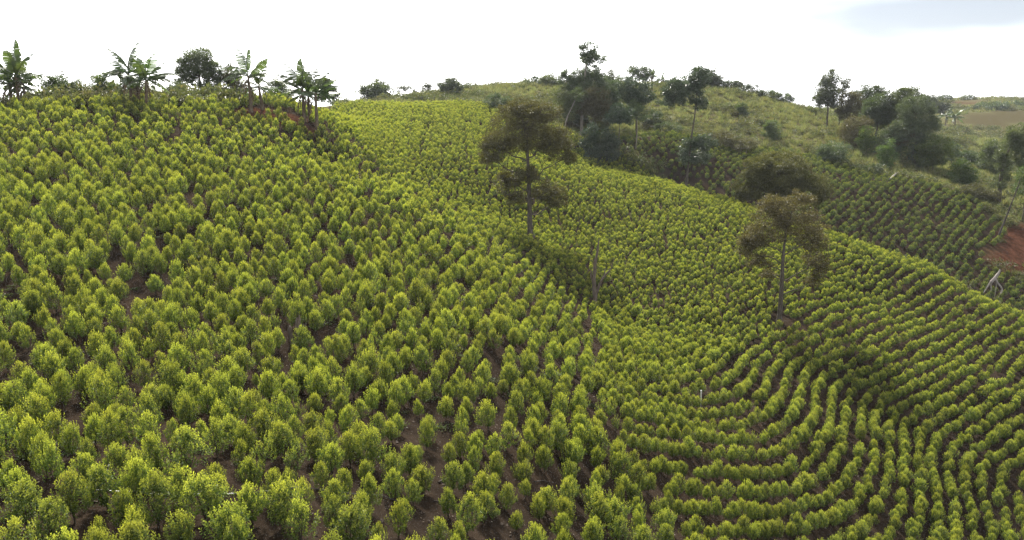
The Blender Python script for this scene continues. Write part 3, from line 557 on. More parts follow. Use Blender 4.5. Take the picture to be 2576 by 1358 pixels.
# ------------------------------------------------------------------ the hillside
def axis(fine_lo, fine_hi, step, lo, hi, grow=1.09):
    a = list(np.arange(fine_lo, fine_hi + step / 2, step))
    s = step; x = fine_hi
    while x < hi: s *= grow; x += s; a.append(x)
    s = step; x = fine_lo
    while x > lo: s *= grow; x -= s; a.insert(0, x)
    return np.array(a)
ax = axis(-40, 70, .55, -1500, 1500); ay = axis(12, 125, .55, -400, 1900)
GX, GY = np.meshgrid(ax, ay)
GZ = ground(GX, GY)
near = smooth(260, 120, GY)
GZ = GZ + near * ((VN(GX * .9, GY * .9) - .5) * .16 + (VN(GX * .31 + 9, GY * .31) - .5) * .28)
def micro(x, y):
    x = np.asarray(x, float); y = np.asarray(y, float)
    return ground(x, y) + smooth(260, 120, y) * ((VN(x * .9, y * .9) - .5) * .16 + (VN(x * .31 + 9, y * .31) - .5) * .28)
def mz(x, y): return float(micro(np.array([x]), np.array([y]))[0])
nxg, nyg = len(ax), len(ay)
ii = np.arange(nyg - 1)[:, None] * nxg + np.arange(nxg - 1)[None]
Qg = np.stack([ii, ii + 1, ii + 1 + nxg, ii + nxg], -1).reshape(-1, 4)
gm = np_mesh('hillside', np.stack([GX, GY, GZ], -1).reshape(-1, 3), Qg, [ground_mat()], smooth_shade=True)
fx, fy = GX.ravel(), GY.ravel()
wob = (VN(fx * .25 + 3, fy * .25) - .5) * 3 + (VN(fx * .9 + 1, fy * .9) - .5) * 1.6
crop = np.maximum(soft(FIELD, fx + wob, fy, 1.5), soft(FAR_PLOT, fx + wob, fy, 1.5))
redz = np.maximum(soft(RED_BANK, fx + wob, fy, 1.5), soft(RED_SCAR, fx + wob * 2, fy, 5))
redz = np.maximum(redz, soft(RED_PATCH, fx + wob * .6, fy, 1.2))
zone = np.stack([1 - crop, redz, soft(BROWN_FIELD, fx + wob * 2, fy, 4), np.ones_like(fx)], -1).astype(np.float32)
za = gm.attributes.new('zone', 'FLOAT_COLOR', 'POINT'); za.data.foreach_set('color', zone.ravel())
tag(link('hillside', gm), kind='structure')

# ------------------------------------------------------------------ masses nobody could count: one object, copies of its own small models
def stuff(name, label, protos, mats, P, SC, RO, ID, cat=None):
    n = len(P); Vs = []; Qs = []; Ms = []; Ts = []; Ys = []; pid = []; off = 0
    for k, b in enumerate(protos):
        V, Q, M, T, Y = b.arrays()
        Vs.append(V); Qs.append(Q + off); Ms.append(M); Ts.append(T); Ys.append(Y); off += len(V)
        pid.append(np.full(len(V), k + 1))
    Vs.append(np.asarray(P, float)); pid.append(np.zeros(n))
    me = np_mesh(name, np.concatenate(Vs), np.concatenate(Qs), mats, np.concatenate(Ms), np.concatenate(Ts), np.concatenate(Ys))
    tot = off + n
    a = me.attributes.new('pid', 'INT', 'POINT'); a.data.foreach_set('value', np.concatenate(pid).astype(np.int32))
    a = me.attributes.new('idx', 'INT', 'POINT'); z = np.zeros(tot, np.int32); z[off:] = ID; a.data.foreach_set('value', z)
    for nm, arr in (('scl', SC), ('rot', RO)):
        a = me.attributes.new(nm, 'FLOAT_VECTOR', 'POINT'); z = np.zeros((tot, 3), np.float32); z[off:] = arr; a.data.foreach_set('vector', z.ravel())
    o = link(name, me)
    g = bpy.data.node_groups.new(name, 'GeometryNodeTree')
    g.interface.new_socket('Geometry', in_out='INPUT', socket_type='NodeSocketGeometry')
    g.interface.new_socket('Geometry', in_out='OUTPUT', socket_type='NodeSocketGeometry')
    gi = N(g, 'NodeGroupInput'); go = N(g, 'NodeGroupOutput')
    at = N(g, 'GeometryNodeInputNamedAttribute', data_type='INT'); at.inputs['Name'].default_value = 'pid'
    def pick(k):
        c = N(g, 'FunctionNodeCompare', data_type='INT', operation='EQUAL')
        g.links.new(at.outputs['Attribute'], c.inputs[2]); c.inputs[3].default_value = k
        s = N(g, 'GeometryNodeSeparateGeometry', domain='POINT')
        g.links.new(gi.outputs[0], s.inputs['Geometry']); g.links.new(c.outputs[0], s.inputs['Selection'])
        return s.outputs['Selection']
    j = N(g, 'GeometryNodeJoinGeometry')
    for k in reversed(range(len(protos))):          # the last link made is the first instance
        q = N(g, 'GeometryNodeGeometryToInstance'); g.links.new(pick(k + 1), q.inputs[0]); g.links.new(q.outputs[0], j.inputs[0])
    ip = N(g, 'GeometryNodeInstanceOnPoints'); ip.inputs['Pick Instance'].default_value = True
    g.links.new(pick(0), ip.inputs['Points']); g.links.new(j.outputs[0], ip.inputs['Instance'])
    for nm, dt, sk in (('idx', 'INT', 'Instance Index'), ('rot', 'FLOAT_VECTOR', 'Rotation'), ('scl', 'FLOAT_VECTOR', 'Scale')):
        na = N(g, 'GeometryNodeInputNamedAttribute', data_type=dt); na.inputs['Name'].default_value = nm
        g.links.new(na.outputs['Attribute'], ip.inputs[sk])
    g.links.new(ip.outputs[0], go.inputs[0])
    md = o.modifiers.new('scatter', 'NODES'); md.node_group = g
    tag(o, label, cat, kind='stuff')
    return o

# ------------------------------------------------------------------ crop shrub models: leafy, upright, 1 m tall and 1 m wide before scaling
def crop_shrub(seed, shoots=135, per=9, leaf=.085, lobes=4):
    rng = np.random.default_rng(seed)
    B = Buf()
    ph = rng.uniform(0, 2 * math.pi, lobes); lift = rng.uniform(-.12, .15, lobes); reach = rng.uniform(.8, 1.12, lobes)
    tops = rng.uniform(.70, 1.05, lobes)
    wide = rng.uniform(.34, .48)
    Ps = []; As = []; Ns = []; Ls = []; Ys = []; Ts = []
    for i in range(shoots):
        th = rng.uniform(0, 2 * math.pi); s = rng.uniform(0.02, 1) ** .85
        k = int(np.argmin(np.abs((ph - th + math.pi) % (2 * math.pi) - math.pi)))
        f = (max(0.0, math.sin(math.pi * min(1, s ** (math.log(.5) / math.log(wide))))) ** .58) * .5 * reach[k]
        f *= 1 + .22 * math.sin(3 * th + 5 * s + ph[0])
        q = rng.uniform(.6, 1.08) if rng.random() < .8 else rng.uniform(0, .5)
        z = .17 + .70 * s * tops[k] + lift[k] * .25
        tip = np.array([math.cos(th) * f * q, math.sin(th) * f * q, z])
        d = norm(np.array([math.cos(th) * (.55 - .3 * s), math.sin(th) * (.55 - .3 * s), .55 + .6 * s]) + rng.normal(0, .16, 3))
        ln = rng.uniform(.12, .20) * (1.45 if s > .72 else 1)
        u = np.cross(d, [0.3, .2, 1.]); u /= np.linalg.norm(u); v = np.cross(d, u)
        for j in range(per):
            a = j / (per - 1); ang = j * 2.4 + th
            rad = u * math.cos(ang) + v * math.sin(ang)
            Ps.append(tip + d * ln * (a - .35)); As.append(d * (.15 + .6 * a) + rad * (1.05 - .4 * a)); Ns.append(d - rad * .3 + np.array([0, 0, .9]) + rng.normal(0, .25, 3))
            Ls.append(leaf * rng.uniform(.7, 1.15) * (1 - .25 * a)); Ts.append(rng.random())
            Ys.append(min(1, max(0, (a - .30) * 1.6 * (.06 + 1.2 * s) * rng.uniform(.4, 1.3))))
    L = np.array(Ls)
    add_leaves(B, np.array(Ps), np.array(As), np.array(Ns), L, L * .56, 0, np.array(Ts), np.array(Ys))
    St = Buf()
    for i in range(4):
        th = ph[i % lobes] + rng.normal(0, .3)
        e = np.array([math.cos(th) * .2, math.sin(th) * .2, rng.uniform(.5, .7)])
        add_tube(St, [(0, 0, -.06), (e[0] * .12, e[1] * .12, .12), (e[0] * .55, e[1] * .55, .34), e], [.026, .022, .014, .006], 5, 0, False)
    return B, St
NEAR = [crop_shrub(10 + i, shoots=[210, 190, 225, 180, 205, 150, 215, 195, 70, 130][i], lobes=[4, 3, 5, 3, 4, 3, 5, 2, 4, 2][i]) for i in range(10)]
FARP = [crop_shrub(40 + i, shoots=80, per=7, leaf=.14, lobes=[4, 3, 5, 3][i]) for i in range(4)]

# where the shrubs stand
rng = np.random.default_rng(77)
pts = []          # x, y, height, width, far?
a = np.arange(-70, 110, 1.05); b = np.arange(-40, 110, 1.16)
A_, B_ = np.meshgrid(a, b)
A_ = A_ + (np.arange(len(b)) % 2)[:, None] * .52
A_ = A_ + rng.normal(0, .15, A_.shape); B_ = B_ + rng.normal(0, .15, A_.shape)
th = R(17); gx = A_ * math.cos(th) - B_ * math.sin(th); gy = A_ * math.sin(th) + B_ * math.cos(th)
gx = gx.ravel(); gy = gy.ravel()
thin = smooth(-6, -2, gx) * smooth(36, 30, gy)                 # plants stand farther apart low in the middle
keep = inside(LEFT_PART, gx, gy) & (rng.random(len(gx)) > .035 + .10 * thin + .14 * smooth(.66, .82, VN(gx * .33 + 7, gy * .33)))
bare = soft(RED_PATCH, gx, gy, .8)
keep &= rng.random(len(gx)) > bare * .75
gx, gy = gx[keep], gy[keep]
hh = np.clip(rng.normal(1.34, .18, len(gx)), .7, 1.7)
small = rng.random(len(gx)) < .08
hh[small] *= .72
hh *= 1 - .12 * smooth(45, 75, gy)
thin = smooth(-6, -2, gx) * smooth(36, 30, gy); hh *= 1 - .10 * thin
hh *= 1 - .24 * smooth(10, 0, pdist(LEFT_PART, gx, gy)) * smooth(40, 52, gy) * smooth(-28, -18, gx)
pts += [(x, y, h, h * rng.uniform(.50, .71) * (1 - .06 * t_), 0) for x, y, h, t_ in zip(gx, gy, hh, thin)]
# rows on the spur follow the slope
gxa = np.arange(-60, 100, .3); gya = np.arange(18, 160, .3)
PX, PY = np.meshgrid(gxa, gya)
PH = tps_eval(ROWS, PX, PY)
val_ok = inside(FIELD, PX, PY) & ~inside(LEFT_PART, PX, PY)
levels = [float(k) for k in range(-14, 20)] + [19.75 + .72 * k for k in range(100)]
cell = {}
def free(x, y, d, store):
    i, j = int(x / d), int(y / d)
    for p in range(i - 1, i + 2):
        for q in range(j - 1, j + 2):
            for (u, v) in store.get((p, q), ()):
                if (u - x) ** 2 + (v - y) ** 2 < d * d: return False
    store.setdefault((i, j), []).append((x, y))
    return True
for lv in levels:
    d = PH - lv; cand = []
    h = (d[:, :-1] * d[:, 1:] <= 0) & val_ok[:, :-1]
    i, j = np.nonzero(h); f = d[i, j] / (d[i, j] - d[i, j + 1] + 1e-9)
    cand.append(np.stack([gxa[j] + f * .3, gya[i]], 1))
    h = (d[:-1] * d[1:] <= 0) & val_ok[:-1]
    i, j = np.nonzero(h); f = d[i, j] / (d[i, j] - d[i + 1, j] + 1e-9)
    cand.append(np.stack([gxa[j], gya[i] + f * .3], 1))
    cand = np.concatenate(cand)
    if not len(cand): continue
    cand = cand[np.argsort(cand[:, 0] * .7 + cand[:, 1] * .7)]
    st = {}
    for x, y in cand:
        if free(x, y, .50, st) and rng.random() > .04:
            hgt = float(np.clip(rng.normal(1.0, .14), .55, 1.4)) * (1 - .12 * float(smooth(60, 75, y)))
            pts.append((x + rng.normal(0, .09), y + rng.normal(0, .09), hgt, hgt * rng.uniform(.52, .70), 0))
# the far plot beyond the crest: shrubs set apart, slope shade put into their leaf colour
a = np.arange(-20, 120, 1.22); b = np.arange(60, 190, 1.12)
A_, B_ = np.meshgrid(a, b)
A_ = A_ + (np.arange(len(b)) % 2)[:, None] * .64
A_ = A_ + rng.normal(0, .13, A_.shape); B_ = B_ + rng.normal(0, .13, A_.shape)
th = R(-14); ox, oy = 50, 120
gx = (ox + (A_ - ox) * math.cos(th) - (B_ - oy) * math.sin(th)).ravel(); gy = (oy + (A_ - ox) * math.sin(th) + (B_ - oy) * math.cos(th)).ravel()
keep = inside(FAR_PLOT, gx, gy) & (rng.random(len(gx)) > .06)
pts += [(x, y, h, h * rng.uniform(.66, .84), 1) for x, y, h in zip(gx[keep], gy[keep], np.clip(rng.normal(1.02, .13, keep.sum()), .6, 1.4))]
pts = np.array(pts)
avoid = [(PLANTS[0][3], 1.1), (PLANTS[1][3], 1.1), (SNAG, .7), (STUMP[0], .55), (STUMP[1], .45), (STUMP[2], .4), (MARKER, .25), (FALLEN[0], .8)] + [(p, .8) for p in BANANAS]
ok = np.ones(len(pts), bool)
for (p, r) in avoid: ok &= np.hypot(pts[:, 0] - p[0], pts[:, 1] - p[1]) > r
pts = pts[ok]
pz = micro(pts[:, 0], pts[:, 1])
vis, D, xs, ys = in_view(pts[:, 0], pts[:, 1], pz + .8)
pts = pts[vis]; pz = pz[vis]; D = D[vis]; xs = xs[vis]; ys = ys[vis]
size = pts[:, 2] / D * ((np.abs(xs) < .99) & (ys < 1.0))
order = np.argsort(-size)
one, rest = order[:300], order[300:]

KP = np.array([.11, .11, .11, .11, .11, .11, .11, .11, .04, .08])
shrub_me = [(b.mesh('crop_foliage', [M_CROP]), s.mesh('crop_stems', [M_STEM], True)) for b, s in NEAR]
TENTH = ['at the left border', 'one tenth across', 'two tenths across', 'three tenths across', 'four tenths across', 'mid-width', 'six tenths across', 'seven tenths across', 'eight tenths across', 'at the right border']
def zone_label(x, y, h):
    sz = 'small' if h < 1.1 else ('tall' if h > 1.52 else 'medium')
    col = TENTH[int(np.clip((x + 1) / 2 * 10, 0, 9))]
    row = ['third band up', 'second band up', 'just above the lowest band', 'lowest band'][int(np.clip((y - .2) / .2, 0, 3))]
    return f'{sz} yellow-green crop shrub, {row} of the picture, {col}'
for n_, i in enumerate(one):
    x, y, h, wd, _ = pts[i]
    k = int(rng.choice(10, p=KP)) if h > 1.0 else int(rng.choice([5, 9, 3]))
    e = empty('crop_shrub', (x, y, pz[i] - .02), rng.uniform(0, 6.28), zone_label(xs[i], ys[i], h), 'shrub', 'crop shrubs nearest the camera')
    e.scale = (wd, wd * rng.uniform(.85, 1.15), h); e.rotation_euler = (rng.normal(0, .06), rng.normal(0, .06), e.rotation_euler.z)
    link('foliage', shrub_me[k][0], e); link('stem', shrub_me[k][1], e)
# everything farther off
far = (D[rest] > 62); plot = pts[rest, 4] > .5
ID = np.where(far, 10 + rng.integers(0, 4, len(rest)), rng.choice(10, len(rest), p=KP))
ID = np.where(plot, 14 + rng.integers(0, 4, len(rest)), ID)
protos = []
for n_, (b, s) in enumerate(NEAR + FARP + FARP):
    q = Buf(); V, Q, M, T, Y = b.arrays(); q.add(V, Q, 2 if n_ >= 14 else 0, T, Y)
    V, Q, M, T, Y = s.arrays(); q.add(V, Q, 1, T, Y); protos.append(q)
SC = np.stack([pts[rest, 3], pts[rest, 3], pts[rest, 2]], 1)
RO = np.stack([rng.normal(0, .05, len(rest)), rng.normal(0, .05, len(rest)), rng.uniform(0, 6.28, len(rest))], 1)
stuff('crop_shrub_rows', 'thousands of yellow-green crop shrubs covering the slopes beyond the nearest ones', protos, [M_CROP, M_STEM, M_CROP_SHADED],
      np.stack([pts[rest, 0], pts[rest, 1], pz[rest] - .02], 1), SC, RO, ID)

# ------------------------------------------------------------------ grass and low scrub on the hill
def tuft(seed, n=46, h=.9, spread=.55):
    r = np.random.default_rng(seed); B = Buf()
    th = r.uniform(0, 6.28, n); q = r.uniform(0, spread, n)
    P = np.stack([np.cos(th) * q * .6, np.sin(th) * q * .6, np.full(n, -.05)], 1)
    A = np.stack([np.cos(th) * (q + .15), np.sin(th) * (q + .15), r.uniform(.6, 1.1, n)], 1) + r.normal(0, .12, (n, 3))
    L = h * r.uniform(.5, 1.1, n)
    add_leaves(B, P, A, np.stack([np.cos(th), np.sin(th), np.ones(n) * .6], 1), L, np.full(n, .10), 0, r.random(n), (r.random(n) < .15) * r.random(n), .2, .3)
    return B
def lowbush(seed, n=240, leaf=.24):
    r = np.random.default_rng(seed); B = Buf()
    c = r.normal(0, 1, (9, 3)) * [.5, .5, .22] + [0, 0, .42]
    k = r.integers(0, 9, n); d = norm(r.normal(0, 1, (n, 3)))
    P = c[k] + d * r.uniform(.1, .4, (n, 1)) * [1, 1, .8]; P[:, 2] = np.abs(P[:, 2])
    L = leaf * r.uniform(.6, 1.2, n)
    add_leaves(B, P, d + [0, 0, .3], np.array([0, 0, 1.]) + r.normal(0, .6, (n, 3)), L, L * .6, 1, r.random(n), (r.random(n) < .12) * r.random(n))
    return B
sc_protos = [tuft(1), tuft(2), tuft(3, 40, 1.2, .7), lowbush(4), lowbush(5), lowbush(6, 200)]
r = np.random.default_rng(3)
nn = 60000
gx = r.uniform(-75, 185, nn); gy = r.uniform(70, 265, nn)
nf = 16000; gx = np.r_[gx, r.uniform(95, 340, nf)]; gy = np.r_[gy, r.uniform(190, 450, nf)]; nn += nf
gzv = ground(gx, gy)
v_, d_, _, _ = in_view(gx, gy, gzv + 1, 1.06)
keep = v_ & ~inside(FIELD, gx, gy) & ~inside(FAR_PLOT, gx, gy) & (~inside(RED_BANK, gx, gy) | (r.random(nn) < .10)) & ~inside(BROWN_FIELD, gx, gy) & ~inside(RED_SCAR, gx, gy)
# the back of the ridge on the left shows only its rim
keep &= ~((gx < 0) & (gy > 112) & (gx < -25 - (gy - 112) * .2))
keep &= r.random(nn) < np.clip(1.25 - d_ / 330, .45, 1)
gx, gy, gzv, d_ = gx[keep], gy[keep], gzv[keep], d_[keep]
pat = VN(gx * .085 + 4, gy * .085 + 7) * .65 + VN(gx * .3, gy * .3 + 2) * .35
low = smooth(7, 0, pdist(FAR_PLOT, gx, gy)) * .22
bush = r.random(len(gx)) < smooth(.46, .72, pat + low) * .75 + .03
rim = (gx < -6) & (gy < 100)
IDs = np.where(bush, r.integers(3, 6, len(gx)), r.integers(0, 3, len(gx)))
sc = r.uniform(.6, 1.25, len(gx)) * np.where(bush, r.uniform(.7, 1.5, len(gx)), 1.0) * np.where(rim, 1.1, 1) * np.where(d_ > 240, 1.5, 1)
stuff('hillside_scrub', 'olive grass and low scrub covering the hill behind the plots', sc_protos, [M_GRASS, M_SCRUB],
      np.stack([gx, gy, gzv - .05], 1), np.stack([sc, sc, sc * r.uniform(.7, 1.1, len(gx))], 1),
      np.stack([r.normal(0, .12, len(gx)), r.normal(0, .12, len(gx)), r.uniform(0, 6.28, len(gx))], 1), IDs)

# ------------------------------------------------------------------ trees and shrubs
def build_plant(rng, lobes, trunk, tr, den, leaf, shrub, kind):
    lob = []
    for k, (dx, dz, rx, rz) in enumerate(lobes):
        ry = max(rx, rz) * rng.uniform(.75, 1.0)
        dy = 0 if len(lobes) == 1 else rng.uniform(-.55, .55) * rx
        cz = max(dz, rz * .6)
        if shrub and kind != 'wispy' and cz - rz > -.1:        # leaves down to the ground
            tz = cz + rz; cz = tz * .5; rz = tz * .52
        lob.append((np.array([dx, dy, cz]), np.array([rx, ry, rz])))
    Cz = np.mean([c for c, _ in lob], 0); top = max(c[2] for c, _ in lob)
    T = Buf()
    if trunk is None:
        e = np.array([Cz[0], Cz[1] * .5, max(Cz[2], top * .8)])
        tp = np.array([[0, 0, -.3], e * [.1, .1, .33] + rng.normal(0, .05, 3) * top * .2, e * [.5, .5, .66] + rng.normal(0, .05, 3) * top * .2, e])
    else:
        tp = np.array([[x, 0, z] for x, z in trunk], float); tp[0, 2] = -.4
        tp[1:-1, 1] += rng.normal(0, .12, len(tp) - 2)
    tt = np.linspace(0, 1, len(tp)); t9 = np.linspace(0, 1, 11)
    tp = np.stack([np.interp(t9, tt, tp[:, k]) for k in range(3)], 1)
    if trunk is None: tp[1:-1] += rng.normal(0, tr * .35, (9, 3)) * [1, 1, 0]
    rad = tr * np.interp(t9, [0, .06, .5, 1], [1.35, 1.0, .72, .3])
    if shrub and tr < .12:
        for _ in range(3): add_tube(T, tp + rng.normal(0, .06, 3) * t9[:, None] * 4, rad * .7, 5, 0, False)
    else:
        add_tube(T, tp, rad, 9, 0, False, .05, rng)
    C = Buf(); P = []; A = []; L = []; TT = []
    for c, rr in lob:
        hd = np.hypot(c[0] - np.interp(c[2], tp[:, 2], tp[:, 0]), c[1])
        zs = np.clip(c[2] - max(.5 * hd, rr[2] * .6), top * .12, top)
        st = np.array([np.interp(zs, tp[:, 2], tp[:, k]) for k in range(3)])
        limb = curve(st, c + [0, 0, rr[2] * .25], -.06 * hd, 6, rng, .04 * (hd + .3))
        lr = max(.012, tr * .26)
        add_tube(T, limb, np.linspace(lr, lr * .3, 6), 5, 0, False)
        area = math.pi * rr[0] * rr[2]
        n = int(min(20000, den * 8 * area / (.40 * leaf * leaf)))
        ncl = max(12, int(area / (leaf * 4.2) ** 2 * 6.0))
        ncl = min(ncl, 520)
        d = norm(rng.normal(0, 1, (ncl, 3))); q = rng.uniform(0, 1, ncl) ** .42
        cc = c + d * q[:, None] * rr
        cc[:, 2] = np.maximum(cc[:, 2], .12)
        for k in range(ncl):
            if rng.random() < .28:
                s = limb[rng.integers(2, 6)]
                add_tube(T, curve(s, cc[k], rng.uniform(-.05, .12) * np.linalg.norm(cc[k] - s), 4), np.linspace(lr * .3, max(.006, lr * .08), 4), 4, 0, False)
        k = rng.integers(0, ncl, n)
        cr = .13 * min(rr[0], rr[2]) + leaf * 1.1
        o = rng.normal(0, 1, (n, 3)); o = norm(o) * rng.uniform(0, 1, (n, 1)) ** .5
        p = cc[k] + o * cr * [1.15, 1.15, .75]
        p[:, 2] = np.maximum(p[:, 2], .03)
        P.append(p); A.append(o * .9 + d[k] * .5 + rng.normal(0, .35, (n, 3)) + [0, 0, -.1]); L.append(leaf * rng.uniform(.65, 1.2, n))
        TT.append(np.clip(rng.random(n) * .7 + rng.random(ncl)[k] * .3, 0, 1))
    P = np.concatenate(P); A = np.concatenate(A); L = np.concatenate(L); TT = np.concatenate(TT)
    add_leaves(C, P, A, np.array([0, -.1, 1.]) + rng.normal(0, .55, P.shape), L, L * (.62 if kind == 'glossy' else .5), 0, TT, (rng.random(len(P)) < .14) * rng.random(len(P)))
    return T, C
for n_, (name, label, cat, base, kind, lobes, trunk, tr, den, leaf) in enumerate(PLANTS):
    rr_ = np.random.default_rng(500 + n_)
    T, C = build_plant(rr_, lobes, trunk, tr, den, leaf, cat == 'shrub', kind)
    e = empty(name, (base[0], base[1], mz(base[0], base[1])), 0, label, cat)
    pale = 'pale trunk' in label or 'pale straight' in label or 'slender' in label
    link('trunk' if cat == 'tree' else 'stem', T.mesh(name + '_trunk', [M_BARK_PALE if pale else M_BARK], True), e)
    link('crown' if cat == 'tree' else 'foliage', C.mesh(name + '_crown', [LEAVES[kind]]), e)

# ------------------------------------------------------------------ banana plants
def banana_leaf(seed, torn=.3, wide=.36, droop=.35, dry=False):
    r = np.random.default_rng(seed); B = Buf(); n = 18
    s = np.linspace(0, 1, n + 1)
    X = s * math.cos(droop * .6); Z = s * .25 - droop * s ** 2.1
    mid = np.stack([X, r.normal(0, .004, n + 1).cumsum(), Z], 1)
    add_tube(B, mid, np.linspace(.020, .005, n + 1), 4, 0, False)
    for side in (-1, 1):
        ang = r.uniform(.15, .6)
        for i in range(3, n):
            u = (s[i] - .14) / .86
            if u <= 0 or r.random() < torn * .18: continue
            hw = wide * .5 * max(.05, math.sin(math.pi * min(.985, u ** .72))) ** .55
            ang = .7 * ang + .3 * r.uniform(.1, .9 + torn)
            gap = r.uniform(0, torn) if r.random() < .6 else 0
            a = mid[i]; b = mid[i] + (mid[i + 1] - mid[i]) * (1.0 - gap * .2)
            dv = np.array([.35, side * math.cos(ang), -math.sin(ang)]) * hw * r.uniform(.9, 1.05)
            B.add([a, b, b + dv + (mid[i + 1] - mid[i]) * (.02 - gap * .6), a + dv], [(0, 1, 2, 3)], 0, r.random(), .35 * r.random())
    return B.mesh('banana_leaf', [M_BDRY if dry else M_BANANA])
BL = [banana_leaf(i, [.15, .5, .75, .9, .6, .3][i], [.40, .46, .44, .46, .44, .42][i], [.16, .40, .62, .78, .55, .48][i]) for i in range(6)]
BD = [banana_leaf(20 + i, .9, .26, 1.15, True) for i in range(2)]
def banana_stem(seed, h):
    r = np.random.default_rng(seed); B = Buf()
    t = np.linspace(0, 1, 7); p = np.stack([r.normal(0, .03, 7).cumsum() * t, r.normal(0, .02, 7).cumsum() * t, -.3 + t * (h + .3)], 1)
    add_tube(B, p, np.interp(t, [0, .2, 1], [.19, .155, .085]), 8, 0, True, .06, r)
    return B.mesh('banana_stem', [M_BSTEM]), p[-1]
def banana(seed, base, h, leaves, label, group=None, dry=5, s=1.0):
    r = np.random.default_rng(seed)
    e = empty('banana_plant', (base[0], base[1], mz(base[0], base[1])), 0, label, 'banana plant', group)
    s *= 1.22
    e.scale = (s, s, s)
    me, top = banana_stem(seed, h)
    link('stem', me, e)
    leaves = list(leaves) + [(r.uniform(0, 360), r.uniform(-12, 30), r.uniform(1.5, 2.1)) for _ in range(5)]
    for k, (az, el, L) in enumerate(leaves):
        o = link('leaf', BL[int(r.integers(0, 6)) if el < 55 else int(r.integers(0, 3))], e, tuple(top - np.array([0, 0, .12 * (k % 3)])))
        o.rotation_euler = (r.normal(0, .25), -R(el), R(az)); o.scale = (L, L * r.uniform(.9, 1.2), L)
    for k in range(dry):
        o = link('dry_leaf', BD[k % 2], e, tuple(top * np.array([1, 1, r.uniform(.75, .95)])))
        L = r.uniform(1.1, 1.6); o.rotation_euler = (0, R(15), r.uniform(0, 6.28)); o.scale = (L, L, L)
    return e
def spray(seed, n, L, lo=5, hi=78, wide=360, start=0):
    r = np.random.default_rng(seed)
    return [(start + (k * 137.5) % wide + r.normal(0, 12), hi - (hi - lo) * ((k + .3) / n) ** .9 + r.normal(0, 5), L * r.uniform(.8, 1.1)) for k in range(n)]
bn = BANANAS
banana(1, bn[0], 2.0, spray(1, 8, 2.3), 'leftmost banana plant of the clump at the left edge')
banana(2, bn[1], 2.6, spray(2, 9, 2.6, 12, 84), 'tallest banana plant of the clump at the left edge, leaf tips bent right')
banana(3, bn[2], 1.6, spray(3, 8, 1.9, 0, 66), 'short right-hand banana plant of the clump at the left edge')
banana(4, bn[3], 2.5, [(180, 8, 2.3), (178, 24, 2.2), (165, 50, 2.4), (200, 74, 2.6), (20, 80, 2.7), (330, 62, 2.2), (0, 18, 2.0), (95, 40, 2.0)], 'banana plant with two flat leaves reaching left, left of the pair')
banana(5, bn[4], 1.7, spray(5, 5, 1.5, 5, 70), 'small banana stem between the pair on the ridge')
banana(6, bn[5], 2.2, [(0, 14, 2.3), (10, 32, 2.5), (25, 58, 2.2), (340, 70, 2.4), (150, 66, 2.0), (175, 35, 2.1), (200, 12, 1.8), (270, 55, 2.3), (80, 40, 2)], 'broad-leaved banana plant on the right of the pair')
banana(7, bn[6], 3.0, [(178, 40, 2.6), (185, 20, 2.3), (150, 76, 2.7), (40, 82, 2.2), (5, 38, 2.2), (20, 10, 2.0), (190, -2, 2.0), (265, 30, 2.0), (80, 30, 2.1)], 'tall banana plant above the red soil patch')
banana(8, bn[7], 1.9, [(60, 78, 2.3), (5, 12, 2.1), (350, 2, 2.0), (175, 30, 1.6), (200, 8, 1.6)], 'small banana with one upright bright leaf, beside the tall one', dry=2)
banana(9, bn[8], 2.7, [(165, 62, 2.6), (175, 48, 2.6), (185, 36, 2.5), (120, 74, 2.5), (60, 70, 2.3), (180, 4, 2.1), (190, -8, 1.9), (280, 50, 2.2)], 'left banana plant of the clump right of the red soil patch', dry=4)
banana(10, bn[9], 2.2, [(270, 60, 2.2), (300, 45, 2.0), (150, 30, 1.8), (20, 25, 1.8), (200, 0, 1.8)], 'middle banana plant of the clump right of the red soil patch', dry=4)
banana(11, bn[10], 2.9, [(150, 72, 2.5), (100, 78, 2.5), (40, 76, 2.5), (10, 42, 2.4), (355, 30, 2.2), (175, 30, 1.8), (0, -5, 1.7), (280, 40, 2)], 'right banana plant of the clump right of the red soil patch', dry=4)
fb = FAR_BANANAS
banana(21, fb[0], 2.6, spray(21, 8, 2.6, -10, 60), 'left banana plant beside the bare brown field far right', dry=4, s=1.3)
banana(22, fb[1], 2.6, spray(22, 9, 2.8, -10, 65), 'right banana plant beside the bare brown field far right', dry=4, s=1.35)
banana(23, fb[2], 2.0, spray(23, 7, 2.0, 5, 75), 'banana plant on the hill skyline next to the umbrella tree', dry=1)
banana(24, fb[3], 1.2, spray(24, 7, 1.8, 5, 70), 'low banana plant on the hill skyline, second right of the umbrella tree', dry=1)
banana(25, fb[4], 1.0, spray(25, 6, 1.8, 5, 70), 'lowest banana plant on the hill skyline, farthest from the umbrella tree', dry=1)

